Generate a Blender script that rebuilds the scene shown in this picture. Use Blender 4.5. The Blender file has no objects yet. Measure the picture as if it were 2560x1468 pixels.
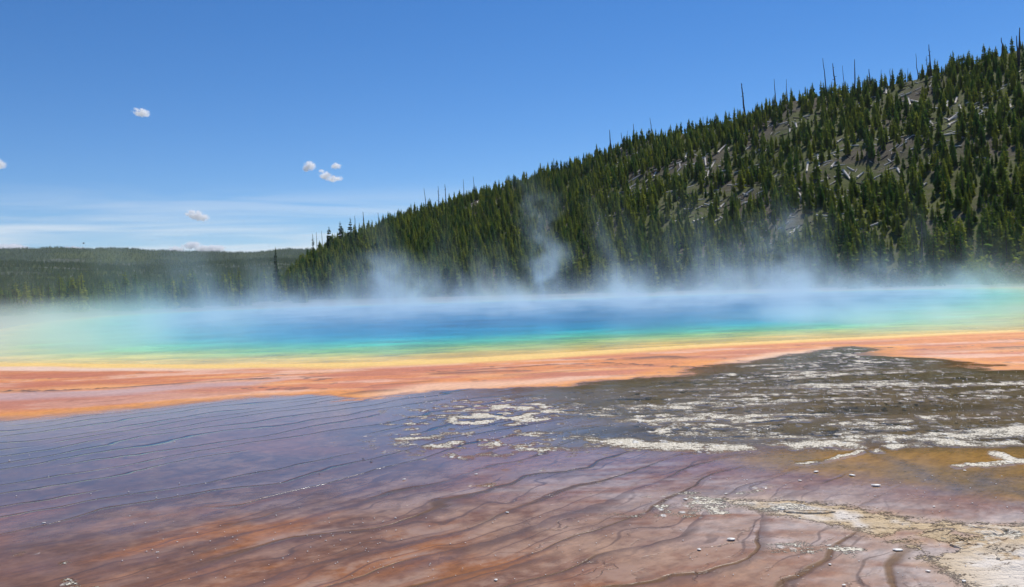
import bpy, math, time
import numpy as np
from mathutils import Vector, Matrix

T0 = time.time()
scene = bpy.context.scene
COL = scene.collection
rad = math.radians

# ------------------------------------------------------------------ camera
CAM_H, FPX, CU, CV = 2.2, 2217.0, 1280.0, 734.0        # eye height (m), focal length and centre in photo pixels
cam_d = bpy.data.cameras.new("camera")
cam_d.sensor_width = 36.0
cam_d.lens = 36.0 * FPX / 2560.0
cam_d.clip_start, cam_d.clip_end = 0.1, 30000.0
cam = bpy.data.objects.new("camera", cam_d)
COL.objects.link(cam)
CAM_M = (Matrix.Rotation(rad(90 - 0.49), 4, 'X') @ Matrix.Rotation(rad(-1.9), 4, 'Z'))
cam.matrix_world = Matrix.Translation((0, 0, CAM_H)) @ CAM_M
scene.camera = cam
scene.render.resolution_x, scene.render.resolution_y = 1024, 587

# ------------------------------------------------------------------ sky and sun
SUN_EL, SUN_AZ = rad(54), rad(34)                       # azimuth measured from the view direction (+Y) to the right
world = bpy.data.worlds.new("World")
scene.world = world
world.use_nodes = True
wn, wl = world.node_tree.nodes, world.node_tree.links
wn.clear()
sky = wn.new("ShaderNodeTexSky")
sky.sky_type = 'NISHITA'
sky.sun_disc = False
sky.sun_elevation, sky.sun_rotation = SUN_EL, SUN_AZ
sky.altitude, sky.air_density, sky.dust_density, sky.ozone_density = 2200, 1.0, 0.0, 4.5
bg = wn.new("ShaderNodeBackground")
bg.inputs["Strength"].default_value = 0.107
wo = wn.new("ShaderNodeOutputWorld")
# thin cirrus low over the horizon, all the way round
tc = wn.new("ShaderNodeTexCoord")
sep = wn.new("ShaderNodeSeparateXYZ")
wl.new(tc.outputs["Generated"], sep.inputs[0])
mp = wn.new("ShaderNodeMapping")
mp.inputs["Scale"].default_value = (2.2, 2.2, 34.0)
wl.new(tc.outputs["Generated"], mp.inputs[0])
cn = wn.new("ShaderNodeTexNoise")
cn.inputs["Scale"].default_value = 1.6
cn.inputs["Detail"].default_value = 6.0
cn.inputs["Roughness"].default_value = 0.55
cn.inputs["Distortion"].default_value = 0.6
wl.new(mp.outputs[0], cn.inputs["Vector"])
cr = wn.new("ShaderNodeMapRange")
cr.interpolation_type = 'SMOOTHSTEP'
cr.inputs[1].default_value, cr.inputs[2].default_value = 0.36, 0.66
wl.new(cn.outputs[0], cr.inputs[0])
er = wn.new("ShaderNodeMapRange")
er.interpolation_type = 'SMOOTHSTEP'
er.inputs[1].default_value, er.inputs[2].default_value = 0.125, 0.055
er.inputs[3].default_value, er.inputs[4].default_value = 0.0, 0.70
wl.new(sep.outputs[2], er.inputs[0])
mm = wn.new("ShaderNodeMath"); mm.operation = 'MULTIPLY'
wl.new(cr.outputs[0], mm.inputs[0]); wl.new(er.outputs[0], mm.inputs[1])
mx = wn.new("ShaderNodeMix"); mx.data_type = 'RGBA'
wl.new(mm.outputs[0], mx.inputs[0])
hs = wn.new("ShaderNodeHueSaturation")
hs.inputs["Saturation"].default_value = 1.26
hs.inputs["Hue"].default_value = 0.505
wl.new(sky.outputs[0], hs.inputs["Color"])
wl.new(hs.outputs[0], mx.inputs[6])
mx.inputs[7].default_value = (7.9, 8.3, 8.7, 1)
wl.new(mx.outputs[2], bg.inputs["Color"])
wl.new(bg.outputs[0], wo.inputs["Surface"])

sun_d = bpy.data.lights.new("sun", 'SUN')
sun_d.energy, sun_d.angle, sun_d.color = 4.2, rad(0.53), (1.0, 0.955, 0.89)
sun = bpy.data.objects.new("sun", sun_d)
COL.objects.link(sun)
SUN_DIR = Vector((math.cos(SUN_EL) * math.sin(SUN_AZ), math.cos(SUN_EL) * math.cos(SUN_AZ), math.sin(SUN_EL)))
sun.rotation_euler = SUN_DIR.to_track_quat('Z', 'Y').to_euler()

vs = scene.view_settings
vs.view_transform, vs.look, vs.exposure, vs.gamma = 'Standard', 'None', 0.1, 1.0
vs.use_curve_mapping = False
cy = scene.cycles
cy.use_denoising = True
cy.max_bounces, cy.diffuse_bounces, cy.glossy_bounces, cy.transmission_bounces = 6, 2, 2, 2
cy.volume_bounces, cy.transparent_max_bounces = 4, 12
cy.volume_max_steps = 256
cy.sample_clamp_indirect = 6.0
cy.caustics_reflective = cy.caustics_refractive = False

# ------------------------------------------------------------------ helpers
CM = np.array(CAM_M.to_3x3())

def ray(u, v):
    d = CM @ np.array([(u - CU) / FPX, -(v - CV) / FPX, -1.0])
    return d

def G(u, v):
    """ground point (x, y) that the photograph shows at pixel u, v"""
    d = ray(u, v)
    t = -CAM_H / min(d[2], -1e-4)
    return d[0] * t, d[1] * t

def GL(*pts):
    return np.array([G(u, v) for u, v in pts])

def project(p):
    q = (np.asarray(p, float) - np.array([0, 0, CAM_H])) @ CM
    return CU + FPX * q[..., 0] / -q[..., 2], CV - FPX * q[..., 1] / -q[..., 2]

def sm(a, b, x):
    t = np.clip((x - a) / (b - a), 0, 1)
    return t * t * (3 - 2 * t)

_pr = np.random.default_rng(99)
_PERM = _pr.permutation(1024).astype(np.int32)
_PERM2 = np.concatenate([_PERM, _PERM])
_GX = np.cos(np.arange(1024) * 2 * math.pi / 1024).astype(np.float32)
_GY = np.sin(np.arange(1024) * 2 * math.pi / 1024).astype(np.float32)

def noise(x, y, seed=0):
    """gradient noise, about -1..1"""
    x, y = np.broadcast_arrays(np.asarray(x, float) + seed * 37.71, np.asarray(y, float) + seed * 91.37)
    ix, iy = np.floor(x), np.floor(y)
    fx, fy = (x - ix).astype(np.float32), (y - iy).astype(np.float32)
    ix, iy = ix.astype(np.int32), iy.astype(np.int32)
    ux, uy = fx * fx * fx * (fx * (fx * 6 - 15) + 10), fy * fy * fy * (fy * (fy * 6 - 15) + 10)
    px0, px1 = _PERM[ix & 1023], _PERM[(ix + 1) & 1023]
    y0, y1 = iy & 1023, (iy + 1) & 1023
    def g(p, q, dx, dy):
        h = _PERM2[p + q]
        return _GX[h] * (fx - dx) + _GY[h] * (fy - dy)
    a, b, c, d = g(px0, y0, 0, 0), g(px1, y0, 1, 0), g(px0, y1, 0, 1), g(px1, y1, 1, 1)
    t = a + (b - a) * ux
    return 1.5 * (t + (c + (d - c) * ux - t) * uy).astype(float)

def fbm(x, y, seed=0, oct=4, gain=0.5):
    s, a, n = 0.0, 1.0, 0.0
    for i in range(oct):
        s = s + a * noise(x * 2 ** i + 17.3 * i, y * 2 ** i - 9.1 * i, seed + i)
        n += a
        a *= gain
    return s / n * 1.35

def seg_dist(px, py, line):
    """distance to an open polyline"""
    best = np.full(px.shape, 1e9)
    for (ax, ay), (bx, by) in zip(line[:-1], line[1:]):
        dx, dy = bx - ax, by - ay
        t = np.clip(((px - ax) * dx + (py - ay) * dy) / (dx * dx + dy * dy + 1e-9), 0, 1)
        best = np.minimum(best, np.hypot(px - ax - t * dx, py - ay - t * dy))
    return best

def inside(px, py, poly):
    c = np.zeros(px.shape, bool)
    n = len(poly)
    for i in range(n):
        (ax, ay), (bx, by) = poly[i], poly[(i + 1) % n]
        if ay == by:
            continue
        k = ((ay > py) != (by > py)) & (px < (bx - ax) * (py - ay) / (by - ay) + ax)
        c ^= k
    return c

def sdf(px, py, poly, margin=4.0):
    """signed distance, positive inside; only worked out near the outline's box"""
    lo, hi = poly.min(0) - margin, poly.max(0) + margin
    k = np.where((px > lo[0]) & (px < hi[0]) & (py > lo[1]) & (py < hi[1]))[0]
    out = np.full(px.shape, -2.0 * margin)
    x, y = px[k], py[k]
    d = seg_dist(x, y, np.vstack([poly, poly[:1]]))
    out[k] = np.where(inside(x, y, poly), d, -d)
    return out

def line_dist(px, py, line, margin=3.0):
    lo, hi = line.min(0) - margin, line.max(0) + margin
    k = np.where((px > lo[0]) & (px < hi[0]) & (py > lo[1]) & (py < hi[1]))[0]
    out = np.full(px.shape, 1e3)
    out[k] = seg_dist(px[k], py[k], line)
    return out

def lin(r, g, b):
    f = lambda c: (c / 255 / 12.92) if c / 255 <= 0.04045 else ((c / 255 + 0.055) / 1.055) ** 2.4
    return np.array([f(r), f(g), f(b)])

def mesh_np(name, verts, faces, mat=None, smooth=False):
    verts = np.asarray(verts, np.float32)
    faces = np.asarray(faces, np.int32)
    k = faces.shape[1]
    me = bpy.data.meshes.new(name)
    me.vertices.add(len(verts)); me.vertices.foreach_set("co", verts.ravel())
    me.loops.add(faces.size); me.loops.foreach_set("vertex_index", faces.ravel())
    me.polygons.add(len(faces))
    me.polygons.foreach_set("loop_start", np.arange(0, faces.size, k, dtype=np.int32))
    me.polygons.foreach_set("use_smooth", np.full(len(faces), smooth))
    me.update(calc_edges=True)
    if mat:
        me.materials.append(mat)
    return me

def attr(me, name, data, typ='FLOAT'):
    a = me.attributes.new(name, typ, 'POINT')
    a.data.foreach_set({'FLOAT': "value", 'FLOAT_COLOR': "color", 'FLOAT_VECTOR': "vector", 'INT': "value"}[typ], np.ascontiguousarray(data).ravel())

def grid_faces(nr, nc, wrap=False):
    i = np.arange(nr - 1)[:, None] * nc
    j = np.arange(nc if wrap else nc - 1)[None, :]
    j1 = (j + 1) % nc
    return np.stack([i + j, i + j1, i + nc + j1, i + nc + j], -1).reshape(-1, 4)

def obj(name, me, parent=None, label=None, cat=None, group=None, kind=None, loc=None):
    o = bpy.data.objects.new(name, me)
    COL.objects.link(o)
    if parent: o.parent = parent
    if label: o["label"] = label
    if cat: o["category"] = cat
    if group: o["group"] = group
    if kind: o["kind"] = kind
    if loc is not None: o.location = loc
    return o

class N:
    """small node-tree writer"""
    def __init__(s, name, tree=None):
        if tree:
            s.t = tree
            return
        s.m = bpy.data.materials.new(name)
        s.m.use_nodes = True
        s.t = s.m.node_tree
        s.t.nodes.clear()
        s.out = s.t.nodes.new("ShaderNodeOutputMaterial")
    def n(s, typ, **kw):
        x = s.t.nodes.new("ShaderNode" + typ)
        for k, v in kw.items(): setattr(x, k, v)
        return x
    def set(s, sock, v):
        if isinstance(v, bpy.types.NodeSocket): s.t.links.new(v, sock)
        elif v is not None: sock.default_value = v
    def math(s, op, a, b=None, c=None):
        x = s.n("Math", operation=op)
        s.set(x.inputs[0], a); s.set(x.inputs[1], b); s.set(x.inputs[2], c)
        return x.outputs[0]
    def vmath(s, op, a, b=None):
        x = s.n("VectorMath", operation=op)
        s.set(x.inputs[0], a); s.set(x.inputs[1], b)
        return x.outputs[0]
    def noise(s, vec, scale, detail=3, rough=0.5, dist=0.0, dims='3D'):
        x = s.n("TexNoise", noise_dimensions=dims)
        s.set(x.inputs["Vector"], vec)
        x.inputs["Scale"].default_value, x.inputs["Detail"].default_value = scale, detail
        x.inputs["Roughness"].default_value, x.inputs["Distortion"].default_value = rough, dist
        return x.outputs[0]
    def ramp(s, v, a, b, c=0.0, d=1.0, smooth=True):
        x = s.n("MapRange", interpolation_type='SMOOTHSTEP' if smooth else 'LINEAR')
        s.set(x.inputs[0], v)
        for i, q in enumerate((a, b, c, d)): s.set(x.inputs[i + 1], q)
        return x.outputs[0]
    def mix(s, f, a, b, blend='MIX'):
        x = s.n("Mix", data_type='RGBA', blend_type=blend)
        s.set(x.inputs[0], f); s.set(x.inputs[6], a); s.set(x.inputs[7], b)
        return x.outputs[2]
    def attr(s, name):
        return s.n("Attribute", attribute_name=name)
    def bsdf(s, **kw):
        x = s.n("BsdfPrincipled")
        for k, v in kw.items(): s.set(x.inputs[k.replace("_", " ")], v)
        return x

def c4(c): return (c[0], c[1], c[2], 1.0)

# ------------------------------------------------------------------ the spring: shore line
NEAR_SHORE = GL((-260, 897), (0, 907), (250, 910), (480, 912), (700, 910), (900, 906), (1100, 899), (1200, 893), (1300, 887), (1500, 876),
                (1700, 864), (2044, 847), (2300, 836), (2560, 824), (2760, 812))
FAR_SHORE = GL((2900, 745), (2760, 724), (2560, 717), (2000, 728), (1280, 751), (700, 769), (300, 786), (100, 804), (0, 822), (-120, 845))
SHORE = np.vstack([NEAR_SHORE, FAR_SHORE])
PC = np.array([1.0, 84.0])                                # middle of the pool

def smooth_closed(p, n):
    for _ in range(n):
        q = np.roll(p, -1, 0)
        p = np.stack([0.75 * p + 0.25 * q, 0.25 * p + 0.75 * q], 1).reshape(-1, 2)
    return p
SHORE = smooth_closed(SHORE, 2)

# ------------------------------------------------------------------ terrain heights
AZ = lambda u: math.atan2(*(ray(u, 734)[:2]))            # azimuth of a photo column
_hu = np.array([560, 640, 700, 760, 850, 1000, 1240, 1400, 1500, 1600, 1740, 1820, 1900, 2000, 2200, 2330, 2450, 2560, 2800, 3200, 3800])
_hv = np.array([762, 752, 736, 668, 614, 557, 478, 432, 396, 357, 330, 315, 292, 252, 220, 192, 160, 124, 60, 20, 0])
_az = np.array([AZ(u) for u in _hu])
_db = np.interp(_hu, [560, 760, 1000, 1500, 2000, 2560, 3800], [330, 280, 235, 195, 172, 158, 150])     # foot of the hill
_dc = np.interp(_hu, [560, 700, 850, 1240, 1600, 2000, 2560, 3800], [420, 440, 460, 440, 405, 365, 335, 330])   # its crest
_el = []
for u, v in zip(_hu, _hv):
    d = ray(u, v)
    _el.append(d[2] / math.hypot(d[0], d[1]))
_hc = np.maximum(np.array(_el) * _dc + CAM_H, 0.0)
_hc[0] = 0.0

def hill_z(x, y):
    th, r = np.arctan2(x, y), np.hypot(x, y)
    db, dc, hc = np.interp(th, _az, _db), np.interp(th, _az, _dc), np.interp(th, _az, _hc, left=0)
    t = (r - db) / (dc - db)
    prof = np.where(t < 1, np.clip(t, 0, 1) ** 1.12, 1 - 0.22 * (t - 1) ** 1.0)
    prof = np.where(t < 1, prof, np.maximum(1 - 0.05 * (t - 1) - 0.35 * (t - 1) ** 2, 0.0))
    bump = fbm(x / 55, y / 55, 41, 4) * 4.0 * np.clip(t * 2.5, 0, 1) * np.clip((1.02 - t) * 2.2, 0.06, 1) * np.clip(hc / 30, 0, 1)
    return np.where(t > 0, hc * prof + bump, 0.0), t

def hill_hit(u, v):
    """first point of the hillside along the view through a photo pixel"""
    d = ray(u, v)
    d = d / math.hypot(d[0], d[1])
    r = np.arange(120, 620, 0.5)
    x, y, z = d[0] * r, d[1] * r, CAM_H + d[2] * r
    hz, t = hill_z(x, y)
    k = np.argmax(hz >= z)
    if not (hz >= z).any():
        k = int(np.argmin(np.where((t > 0.3) & (t < 1.05), z - hz, 1e9)))
    return np.array([x[k], y[k], hz[k]])

def far_z(x, y):
    """forested upland beyond the spring, left of the hill"""
    th, r = np.arctan2(x, y), np.hypot(x, y)
    a = th / rad(1)
    e = 0.0026 * 900 * sm(330, 1000, r) + 30 * sm(800, 1700, r) + 62 * sm(1500, 2700, r)
    e = e * (1 + 0.10 * noise(a / 7 + 3.1, r / 900, 5))
    e = e + 7 * fbm(x / 260, y / 260, 8, 3) * sm(400, 1200, r) * sm(3600, 2400, r)
    ridge = 168 + 15 * fbm(a / 3.4, a * 0 + 0.5, 12, 4) - 34 * sm(-27, -15, a)
    e = e + ridge * sm(2800, 4600, r) * (0.85 + 0.3 * sm(-18, -24, a) * 0)
    return np.where(r > 4600, e - 0.03 * (r - 4600), e)

# ------------------------------------------------------------------ ground sheet
print("ground", time.time() - T0)
th = np.concatenate([np.radians(np.linspace(-89, -36.2, 40)), np.radians(np.linspace(-36, 36, 900)), np.radians(np.linspace(36.2, 89, 40))])
dv = np.geomspace(1900, 19, 640)
rr = np.concatenate([CAM_H * FPX / dv, np.geomspace(262, 5400, 40)])
R_, TH_ = np.meshgrid(rr, th, indexing='ij')
X, Y = (R_ * np.sin(TH_)).ravel(), (R_ * np.cos(TH_)).ravel()
RR = np.hypot(X, Y)
NV = X.size

# warp the zone outlines a little so that no edge is a clean curve
wx = X + 0.5 * fbm(X / 2.2, Y / 2.2, 3, 4) * np.clip(RR / 22, 0.25, 1.3)
wy = Y + 0.5 * fbm(X / 2.2 + 40, Y / 2.2, 4, 4) * np.clip(RR / 22, 0.25, 1.3)
wl_x = X + 1.5 * fbm(X / 5, Y / 2.4, 6, 5, .55)
wl_y = Y + 0.55 * fbm(X / 3.5, Y / 2 + 9, 7, 5, .55)

C_ROSE, C_MAUVE, C_TAN = np.array([.265, .118, .056]), np.array([.160, .083, .047]), np.array([.38, .225, .13])
C_RUST, C_DARK = np.array([.40, .145, .018]), np.array([.040, .026, .016])
C_BROWN, C_OLIVE = np.array([.205, .150, .088]), np.array([.175, .128, .062])
C_OCHRE, C_OCHRE2 = np.array([.46, .255, .065]), np.array([.30, .19, .065])
C_YELLOW, C_ORANGE, C_SALMON = np.array([.88, .60, .19]), np.array([.72, .275, .09]), np.array([.60, .225, .12])
C_PINK, C_STREAK = np.array([.82, .60, .45]), np.array([.86, .36, .07])
C_WHITE, C_SAND = np.array([.72, .66, .58]), np.array([.60, .44, .25])
C_GREY = np.array([.30, .26, .21])

col = np.repeat(C_ROSE[None], NV, 0)
wet = np.full(NV, 0.75)
crust = np.zeros(NV)
hgt = np.zeros(NV)

def blend(c, m):
    global col
    col = col + (np.asarray(c)[None] - col) * np.clip(m, 0, 1)[:, None]

n_big, n_mid, n_fine = fbm(X / 6, Y / 6, 21, 4), fbm(X / 1.6, Y / 1.6, 22, 4), fbm(X / 0.35, Y / 0.35, 23, 3)
streak = fbm(X / 4.2 - Y / 9, Y / 0.75, 24, 4)                     # long thin lateral streaks
diag = fbm((X + Y) / 3.2, (Y - X) / 0.55, 25, 4)                   # streaks along the micro-terraces

# --- foreground mats
blend(C_MAUVE, sm(-0.15, 0.45, n_big + 0.4 * n_mid))
blend(C_TAN, 0.35 * sm(0.05, 0.7, n_mid + 0.9 * n_fine + 0.2 * diag))
rust_zone = sm(-0.5, 0.8, sdf(wx, wy, GL((250, 1330), (560, 1290), (900, 1300), (1250, 1330), (1500, 1400), (1650, 1480), (1500, 1700), (100, 1700), (200, 1420))))
blend(C_RUST, rust_zone * sm(-0.1, 0.45, diag + 0.35 * n_mid) * 0.95)
blend(C_RUST, 0.6 * sm(0.2, 0.7, diag + .3 * n_mid) * sm(14, 7, RR) * sm(6, -6, X))
blend(np.array([.215, .088, .035]), .6 * sm(9.5, 6.5, RR) * sm(3, -2, X))
tan_patch = sm(-0.4, 0.5, sdf(wx, wy, GL((900, 1270), (1150, 1255), (1400, 1270), (1560, 1330), (1700, 1360), (1900, 1400), (1900, 1470), (1500, 1420), (1250, 1330), (1000, 1300))))
blend(np.array([.38, .24, .155]), tan_patch * sm(-0.35, 0.25, n_mid + 0.5 * n_fine) * 0.9)

# --- micro-terraces: rims are contour lines of a slowly varying field
al, ac = X * 0.68 + Y * 0.73, X * 0.73 - Y * 0.68               # along and across the terrace fronts
S = ac / 0.62 + 0.85 * fbm(al / 3.6, ac / 2.0, 31, 3) + 0.20 * fbm(al / 1.1, ac / 0.8, 33, 3) + 0.03 * fbm(al / .25, ac / .25, 38, 2)
fr = S - np.floor(S)
idx = np.floor(S + 0.5)
ter = sm(25, 17, RR) * sm(3.0, .3, X - (14 - Y) * 0.30)
keep = sm(-0.25, 0.12, fbm(al / 3.0, idx * 7.7, 34, 2) + .3 * sm(9, 13, RR))
wid = 0.034 + 0.15 * np.clip(fbm(al / 2.6, idx * 3.3, 35, 2), 0, 1) * sm(12, 8.5, RR) + 0.075 * sm(8.5, 18, RR)
S2 = S * 2.0 + 0.5 + 0.9 * fbm(al / 1.6, ac / 0.8, 36, 3)
keep2 = ter * sm(-0.25, 0.1, fbm(al / 2.2, np.floor(S2 + .5) * 5.1, 37, 2))
keep1 = ter * keep
wg = np.maximum(wid, 0.017 * RR)
dS = np.minimum(fr, 1 - fr)
rimg = np.exp(-(dS / wg) ** 2) * keep1
near = sm(12.5, 8.5, RR)
hgt += (0.0015 + 0.004 * near) * rimg
blend(np.array([.40, .245, .155]), 0.4 * sm(0.06, 0.2, fr) * sm(0.95, 0.6, fr) * ter * near * sm(-.05, .4, fbm(al / .7, ac / .34, 39, 3) + .3 * n_fine) * sm(-4.5, -1.5, X))

# --- brown runoff flat with broken white crust, on the right; its brown partly paints the hill's reflection
crust_zone = GL((1405, 1010), (1300, 985), (1450, 962), (1700, 942), (1850, 912), (2020, 885), (2140, 866), (2220, 888), (2400, 916), (2560, 930), (3000, 950),
                (3000, 1140), (2560, 1132), (2100, 1128), (1800, 1126), (1420, 1112))
zr = sm(-0.9, 0.9, sdf(wx, wy, crust_zone))
blend(C_BROWN, zr)
blend(C_OLIVE, zr * sm(-0.15, 0.3, fbm(X / 6, Y / 1.6, 26, 3)))
blend(np.array([.115, .084, .046]), zr * .8 * sm(.1, .45, fbm(X / 5 + 9, Y / 1.3, 27, 3)))
cz_in = sdf(wl_x, wl_y, crust_zone)
def ridge(sx, sy, seed, w):
    return sm(w * 1.25, 0, np.abs(fbm(X / sx - Y / (sx * 2.6), Y / sy + 0.04 * X, seed, 4, 0.55)))
lines = np.maximum.reduce([ridge(7, 1.7, 201, .10) * sm(-.35, .2, fbm(X / 4, Y / 2, 211, 2)), ridge(5, 1.1, 202, .09) * sm(-.1, .35, fbm(X / 3.5, Y / 1.6, 212, 2)), 0.9 * ridge(3, .7, 203, .08) * sm(-.1, .3, fbm(X / 4, Y / 2, 213, 2)), .85 * ridge(9, .95, 206, .07), .8 * ridge(4, .55, 207, .06) * sm(-.3, .2, fbm(X / 3, Y / 2, 215, 2))])
lines = lines * sm(-.65, .15, n_fine + 0.5 * n_mid)
patchy = sm(.05, .62, streak + .45 * n_fine + .3 * n_mid - .12) * sm(-.2, .35, fbm(X / 5, Y / 2.5, 214, 2))
fine_p = np.maximum(0.85 * sm(-.6, .5, n_fine + .35 * n_mid + .3 * streak) * np.exp(-((X - 1.6) / 1.9) ** 2 - ((Y - 13.5) / 1.5) ** 2), .20 * sm(-.1, .6, n_fine + .5 * streak))
lines = lines * (.35 + .65 * sm(-.35, .25, fbm(X / 6, Y / 1.8, 217, 3)))
c_m = np.maximum.reduce([lines * .86, patchy * .7, fine_p]) * sm(0.1, 1.2, cz_in)
crust = np.maximum(crust, c_m)
# scattered crust rafts in the blue-grey sheet left of it
raft = GL((930, 1040), (1100, 1005), (1300, 985), (1450, 1000), (1450, 1130), (1150, 1150), (930, 1110))
crust = np.maximum(crust, np.maximum(.85 * sm(0.34, 0.6, streak + 0.5 * n_fine + 0.06), .6 * ridge(3, .8, 205, .07) * sm(.1, .4, n_mid)) * sm(-0.3, 0.8, sdf(wx, wy, raft)))
crust = np.maximum(crust, .50 * sm(-.1, .5, n_fine + .6 * streak) * sm(-1.2, 1.0, sdf(wx, wy, raft)))
for pu, pv_, rx_, ry_ in ((1065, 1094, .85, .42), (1085, 1114, .6, .25), (1180, 1030, .8, .35), (1130, 1044, .7, .3), (1290, 1062, .9, .25), (1330, 1088, 1.0, .3), (2130, 962, 2.2, .6), (2250, 1068, 1.6, .4), (2480, 1080, 1.5, .5), (1950, 1000, 2.0, .35), (1800, 1010, 2.0, .4)):
    gx_, gy_ = G(pu, pv_)
    crust = np.maximum(crust, .58 * sm(.25, 1.0, np.exp(-((wx - gx_) / (rx_ * .8)) ** 2 - ((wy - gy_) / (ry_ * .7)) ** 2) * (1 + .5 * n_fine + .5 * streak)))
bank = sm(-0.25, 0.35, sdf(wx, wy, GL((1420, 1092), (1700, 1105), (1900, 1112), (2100, 1090), (2250, 1078), (2560, 1062), (2900, 1050), (2900, 1105), (2560, 1112), (2350, 1116), (2100, 1128), (1800, 1132), (1600, 1126), (1430, 1116))))
crust = np.maximum(crust, .8 * bank * sm(-0.55, 0.5, n_mid + 0.8 * n_fine + 0.1))

rim_shade = np.maximum(ridge(6, .8, 208, .05) * sm(-.3, .2, fbm(X / 3, Y / 1.5, 216, 2)), ridge(4, 1.4, 209, .03)) * sm(0.1, 1.2, cz_in)  # shadow beside crust rims, painted as dark broken lines
# --- ochre pools, bottom right
och = GL((1830, 1150), (1950, 1128), (2150, 1122), (2400, 1118), (2700, 1112), (2900, 1130), (2900, 1250), (2560, 1258), (2330, 1225), (2230, 1215), (2050, 1185), (1900, 1175))
zo = sm(-0.35, 0.45, sdf(wx, wy, och))
blend(C_OCHRE2, zo)
blend(C_OCHRE, zo * sm(-0.25, 0.35, n_big * 0.5 + n_mid * 0.7 + 0.1))
crust *= 1 - 0.92 * zo
for pl, w in ((((2130, 1118), (2260, 1165), (2330, 1200), (2400, 1222)), .11), (((2560, 1140), (2490, 1170), (2440, 1190), (2450, 1222), (2380, 1232)), .11),
              (((2440, 1200), (2520, 1225), (2600, 1245)), .11), (((2320, 1232), (2420, 1215), (2560, 1190)), .10)):
    m = np.exp(-(line_dist(wx, wy, GL(*pl)) / w) ** 2)
    blend(np.array([.20, .155, .115]), m * 0.55 * zo)
for pl, w in ((((2470, 1122), (2500, 1140), (2530, 1152)), .10), (((2400, 1165), (2480, 1158), (2560, 1142), (2640, 1135)), .13), (((2200, 1130), (2250, 1112)), .15), (((2030, 1163), (2110, 1145), (2150, 1130)), .08)):
    m = np.exp(-(line_dist(wx, wy, GL(*pl)) / w) ** 2)
    crust = np.maximum(crust, 0.8 * sm(0.35, 1.0, m * (1 + .8 * n_fine)))

# --- sandy white sinter tongue and the pale corner
tongue = GL((1800, 1245), (1980, 1240), (2120, 1258), (2260, 1290), (2400, 1310), (2560, 1312), (2900, 1320), (2900, 1640), (2500, 1640), (2420, 1468), (2300, 1400), (2180, 1335), (2050, 1300), (1900, 1275))
zt_d = sdf(wx, wy, tongue)
zt = sm(-0.22, 0.30, zt_d)
speck = n_mid + 0.7 * n_fine
sand_m = zt * sm(-0.55, 0.15, speck + 0.15)
white_m = np.clip(sm(0.05, 0.5, speck) * zt + sm(-0.3, 0.5, sdf(wx, wy, GL((2380, 1400), (2600, 1385), (2900, 1400), (2900, 1640), (2480, 1640), (2420, 1468)))), 0, 1)
outer = np.maximum(sm(-1.3, 0.3, sdf(wx, wy, tongue)), sm(-.4, .8, sdf(wx, wy, GL((2020, 1310), (2200, 1290), (2560, 1275), (2900, 1275), (2900, 1640), (2250, 1640), (2150, 1440)))))
blend(np.array([.46, .38, .33]), outer * 0.85 * sm(-.5, .3, fbm(X / 1.6, Y / .45 + X * .3, 30, 4, .6)))
blend(C_SAND, sand_m)
blend(np.array([.70, .63, .55]), white_m * 0.8)
crust = np.maximum(crust, 0.55 * sm(0.18, 0.55, streak + 0.4 * n_fine + 0.3 * n_mid - 0.1) * sm(-2.2, 0.0, zt_d))
# pale wisps of crust over the mauve mats, mid right
pale = GL((1000, 1255), (1300, 1262), (1600, 1310), (1850, 1380), (2050, 1420), (2200, 1330), (1900, 1210), (1600, 1150), (1250, 1140))
film = sm(-0.5, 0.9, sdf(wx, wy, pale))
blend(np.array([.48, .38, .32]), film * .8 * sm(.05, .5, fbm(X / 2.2 + Y / 5, Y / .5 - X * .12, 28, 5, .6)))
film2 = sm(-.6, .9, sdf(wx, wy, GL((1500, 1125), (1900, 1190), (2300, 1235), (2700, 1262), (2800, 1400), (2400, 1640), (2000, 1500), (1800, 1400), (1500, 1290), (1280, 1200))))
blend(np.array([.46, .39, .355]), film2 * .85 * sm(-.25, .35, fbm(X / 1.5 + Y / 4, Y / .35 - X * .15, 218, 5, .62)))
blend(np.array([.12, .08, .075]), film * .55 * sm(.1, .5, fbm(X / 2.6, Y / .8 - X * .1, 29, 4)))
crust = np.maximum(crust, 0.5 * sm(0.25, 0.6, streak * 0.6 + diag * 0.2 + 0.55 * n_fine) * film)
crust = np.maximum(crust, 0.7 * sm(-0.25, 0.25, sdf(wx, wy, GL((-60, 1392), (130, 1385), (240, 1395), (300, 1440), (250, 1475), (60, 1470), (-60, 1440)))) * sm(-0.05, 0.45, speck))

# --- the bright bacterial mats round the pool
orange = np.vstack([(NEAR_SHORE + (PC - NEAR_SHORE) / np.hypot(*(PC - NEAR_SHORE).T)[:, None] * 3.0)[::-1], GL((-400, 1075), (0, 1052), (150, 1040), (300, 1026), (600, 1000), (780, 988), (860, 992), (900, 1003), (1000, 992), (1100, 980), (1300, 967), (1500, 953), (1650, 943), (1720, 934),
                    (1760, 925), (1800, 913), (1840, 907), (1950, 897), (2040, 882), (2100, 868), (2150, 866), (2200, 884), (2300, 904), (2400, 915), (2560, 927), (2900, 945))])
sd_o = sdf(wl_x, wl_y, orange)
soft = 0.35 + 1.3 * sm(-3, -8, X)
sd_o = sd_o + .30 * n_mid + .22 * n_fine
zm = sm(-1, 1, (sd_o - .1) / soft)
d_sh = line_dist(X + 0.6 * fbm(X / 4, Y / 2, 51, 3), Y + 0.4 * fbm(X / 4, Y / 2, 52, 3), NEAR_SHORE, 6.0)
mat = np.repeat(C_SALMON[None], NV, 0)
def bm(c, m):
    global mat
    mat = mat + (np.asarray(c)[None] - mat) * np.clip(m, 0, 1)[:, None]
bm(C_ORANGE, sm(-0.2, 0.25, fbm(X / 6, Y / 1.8, 55, 5, .6)))
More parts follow.
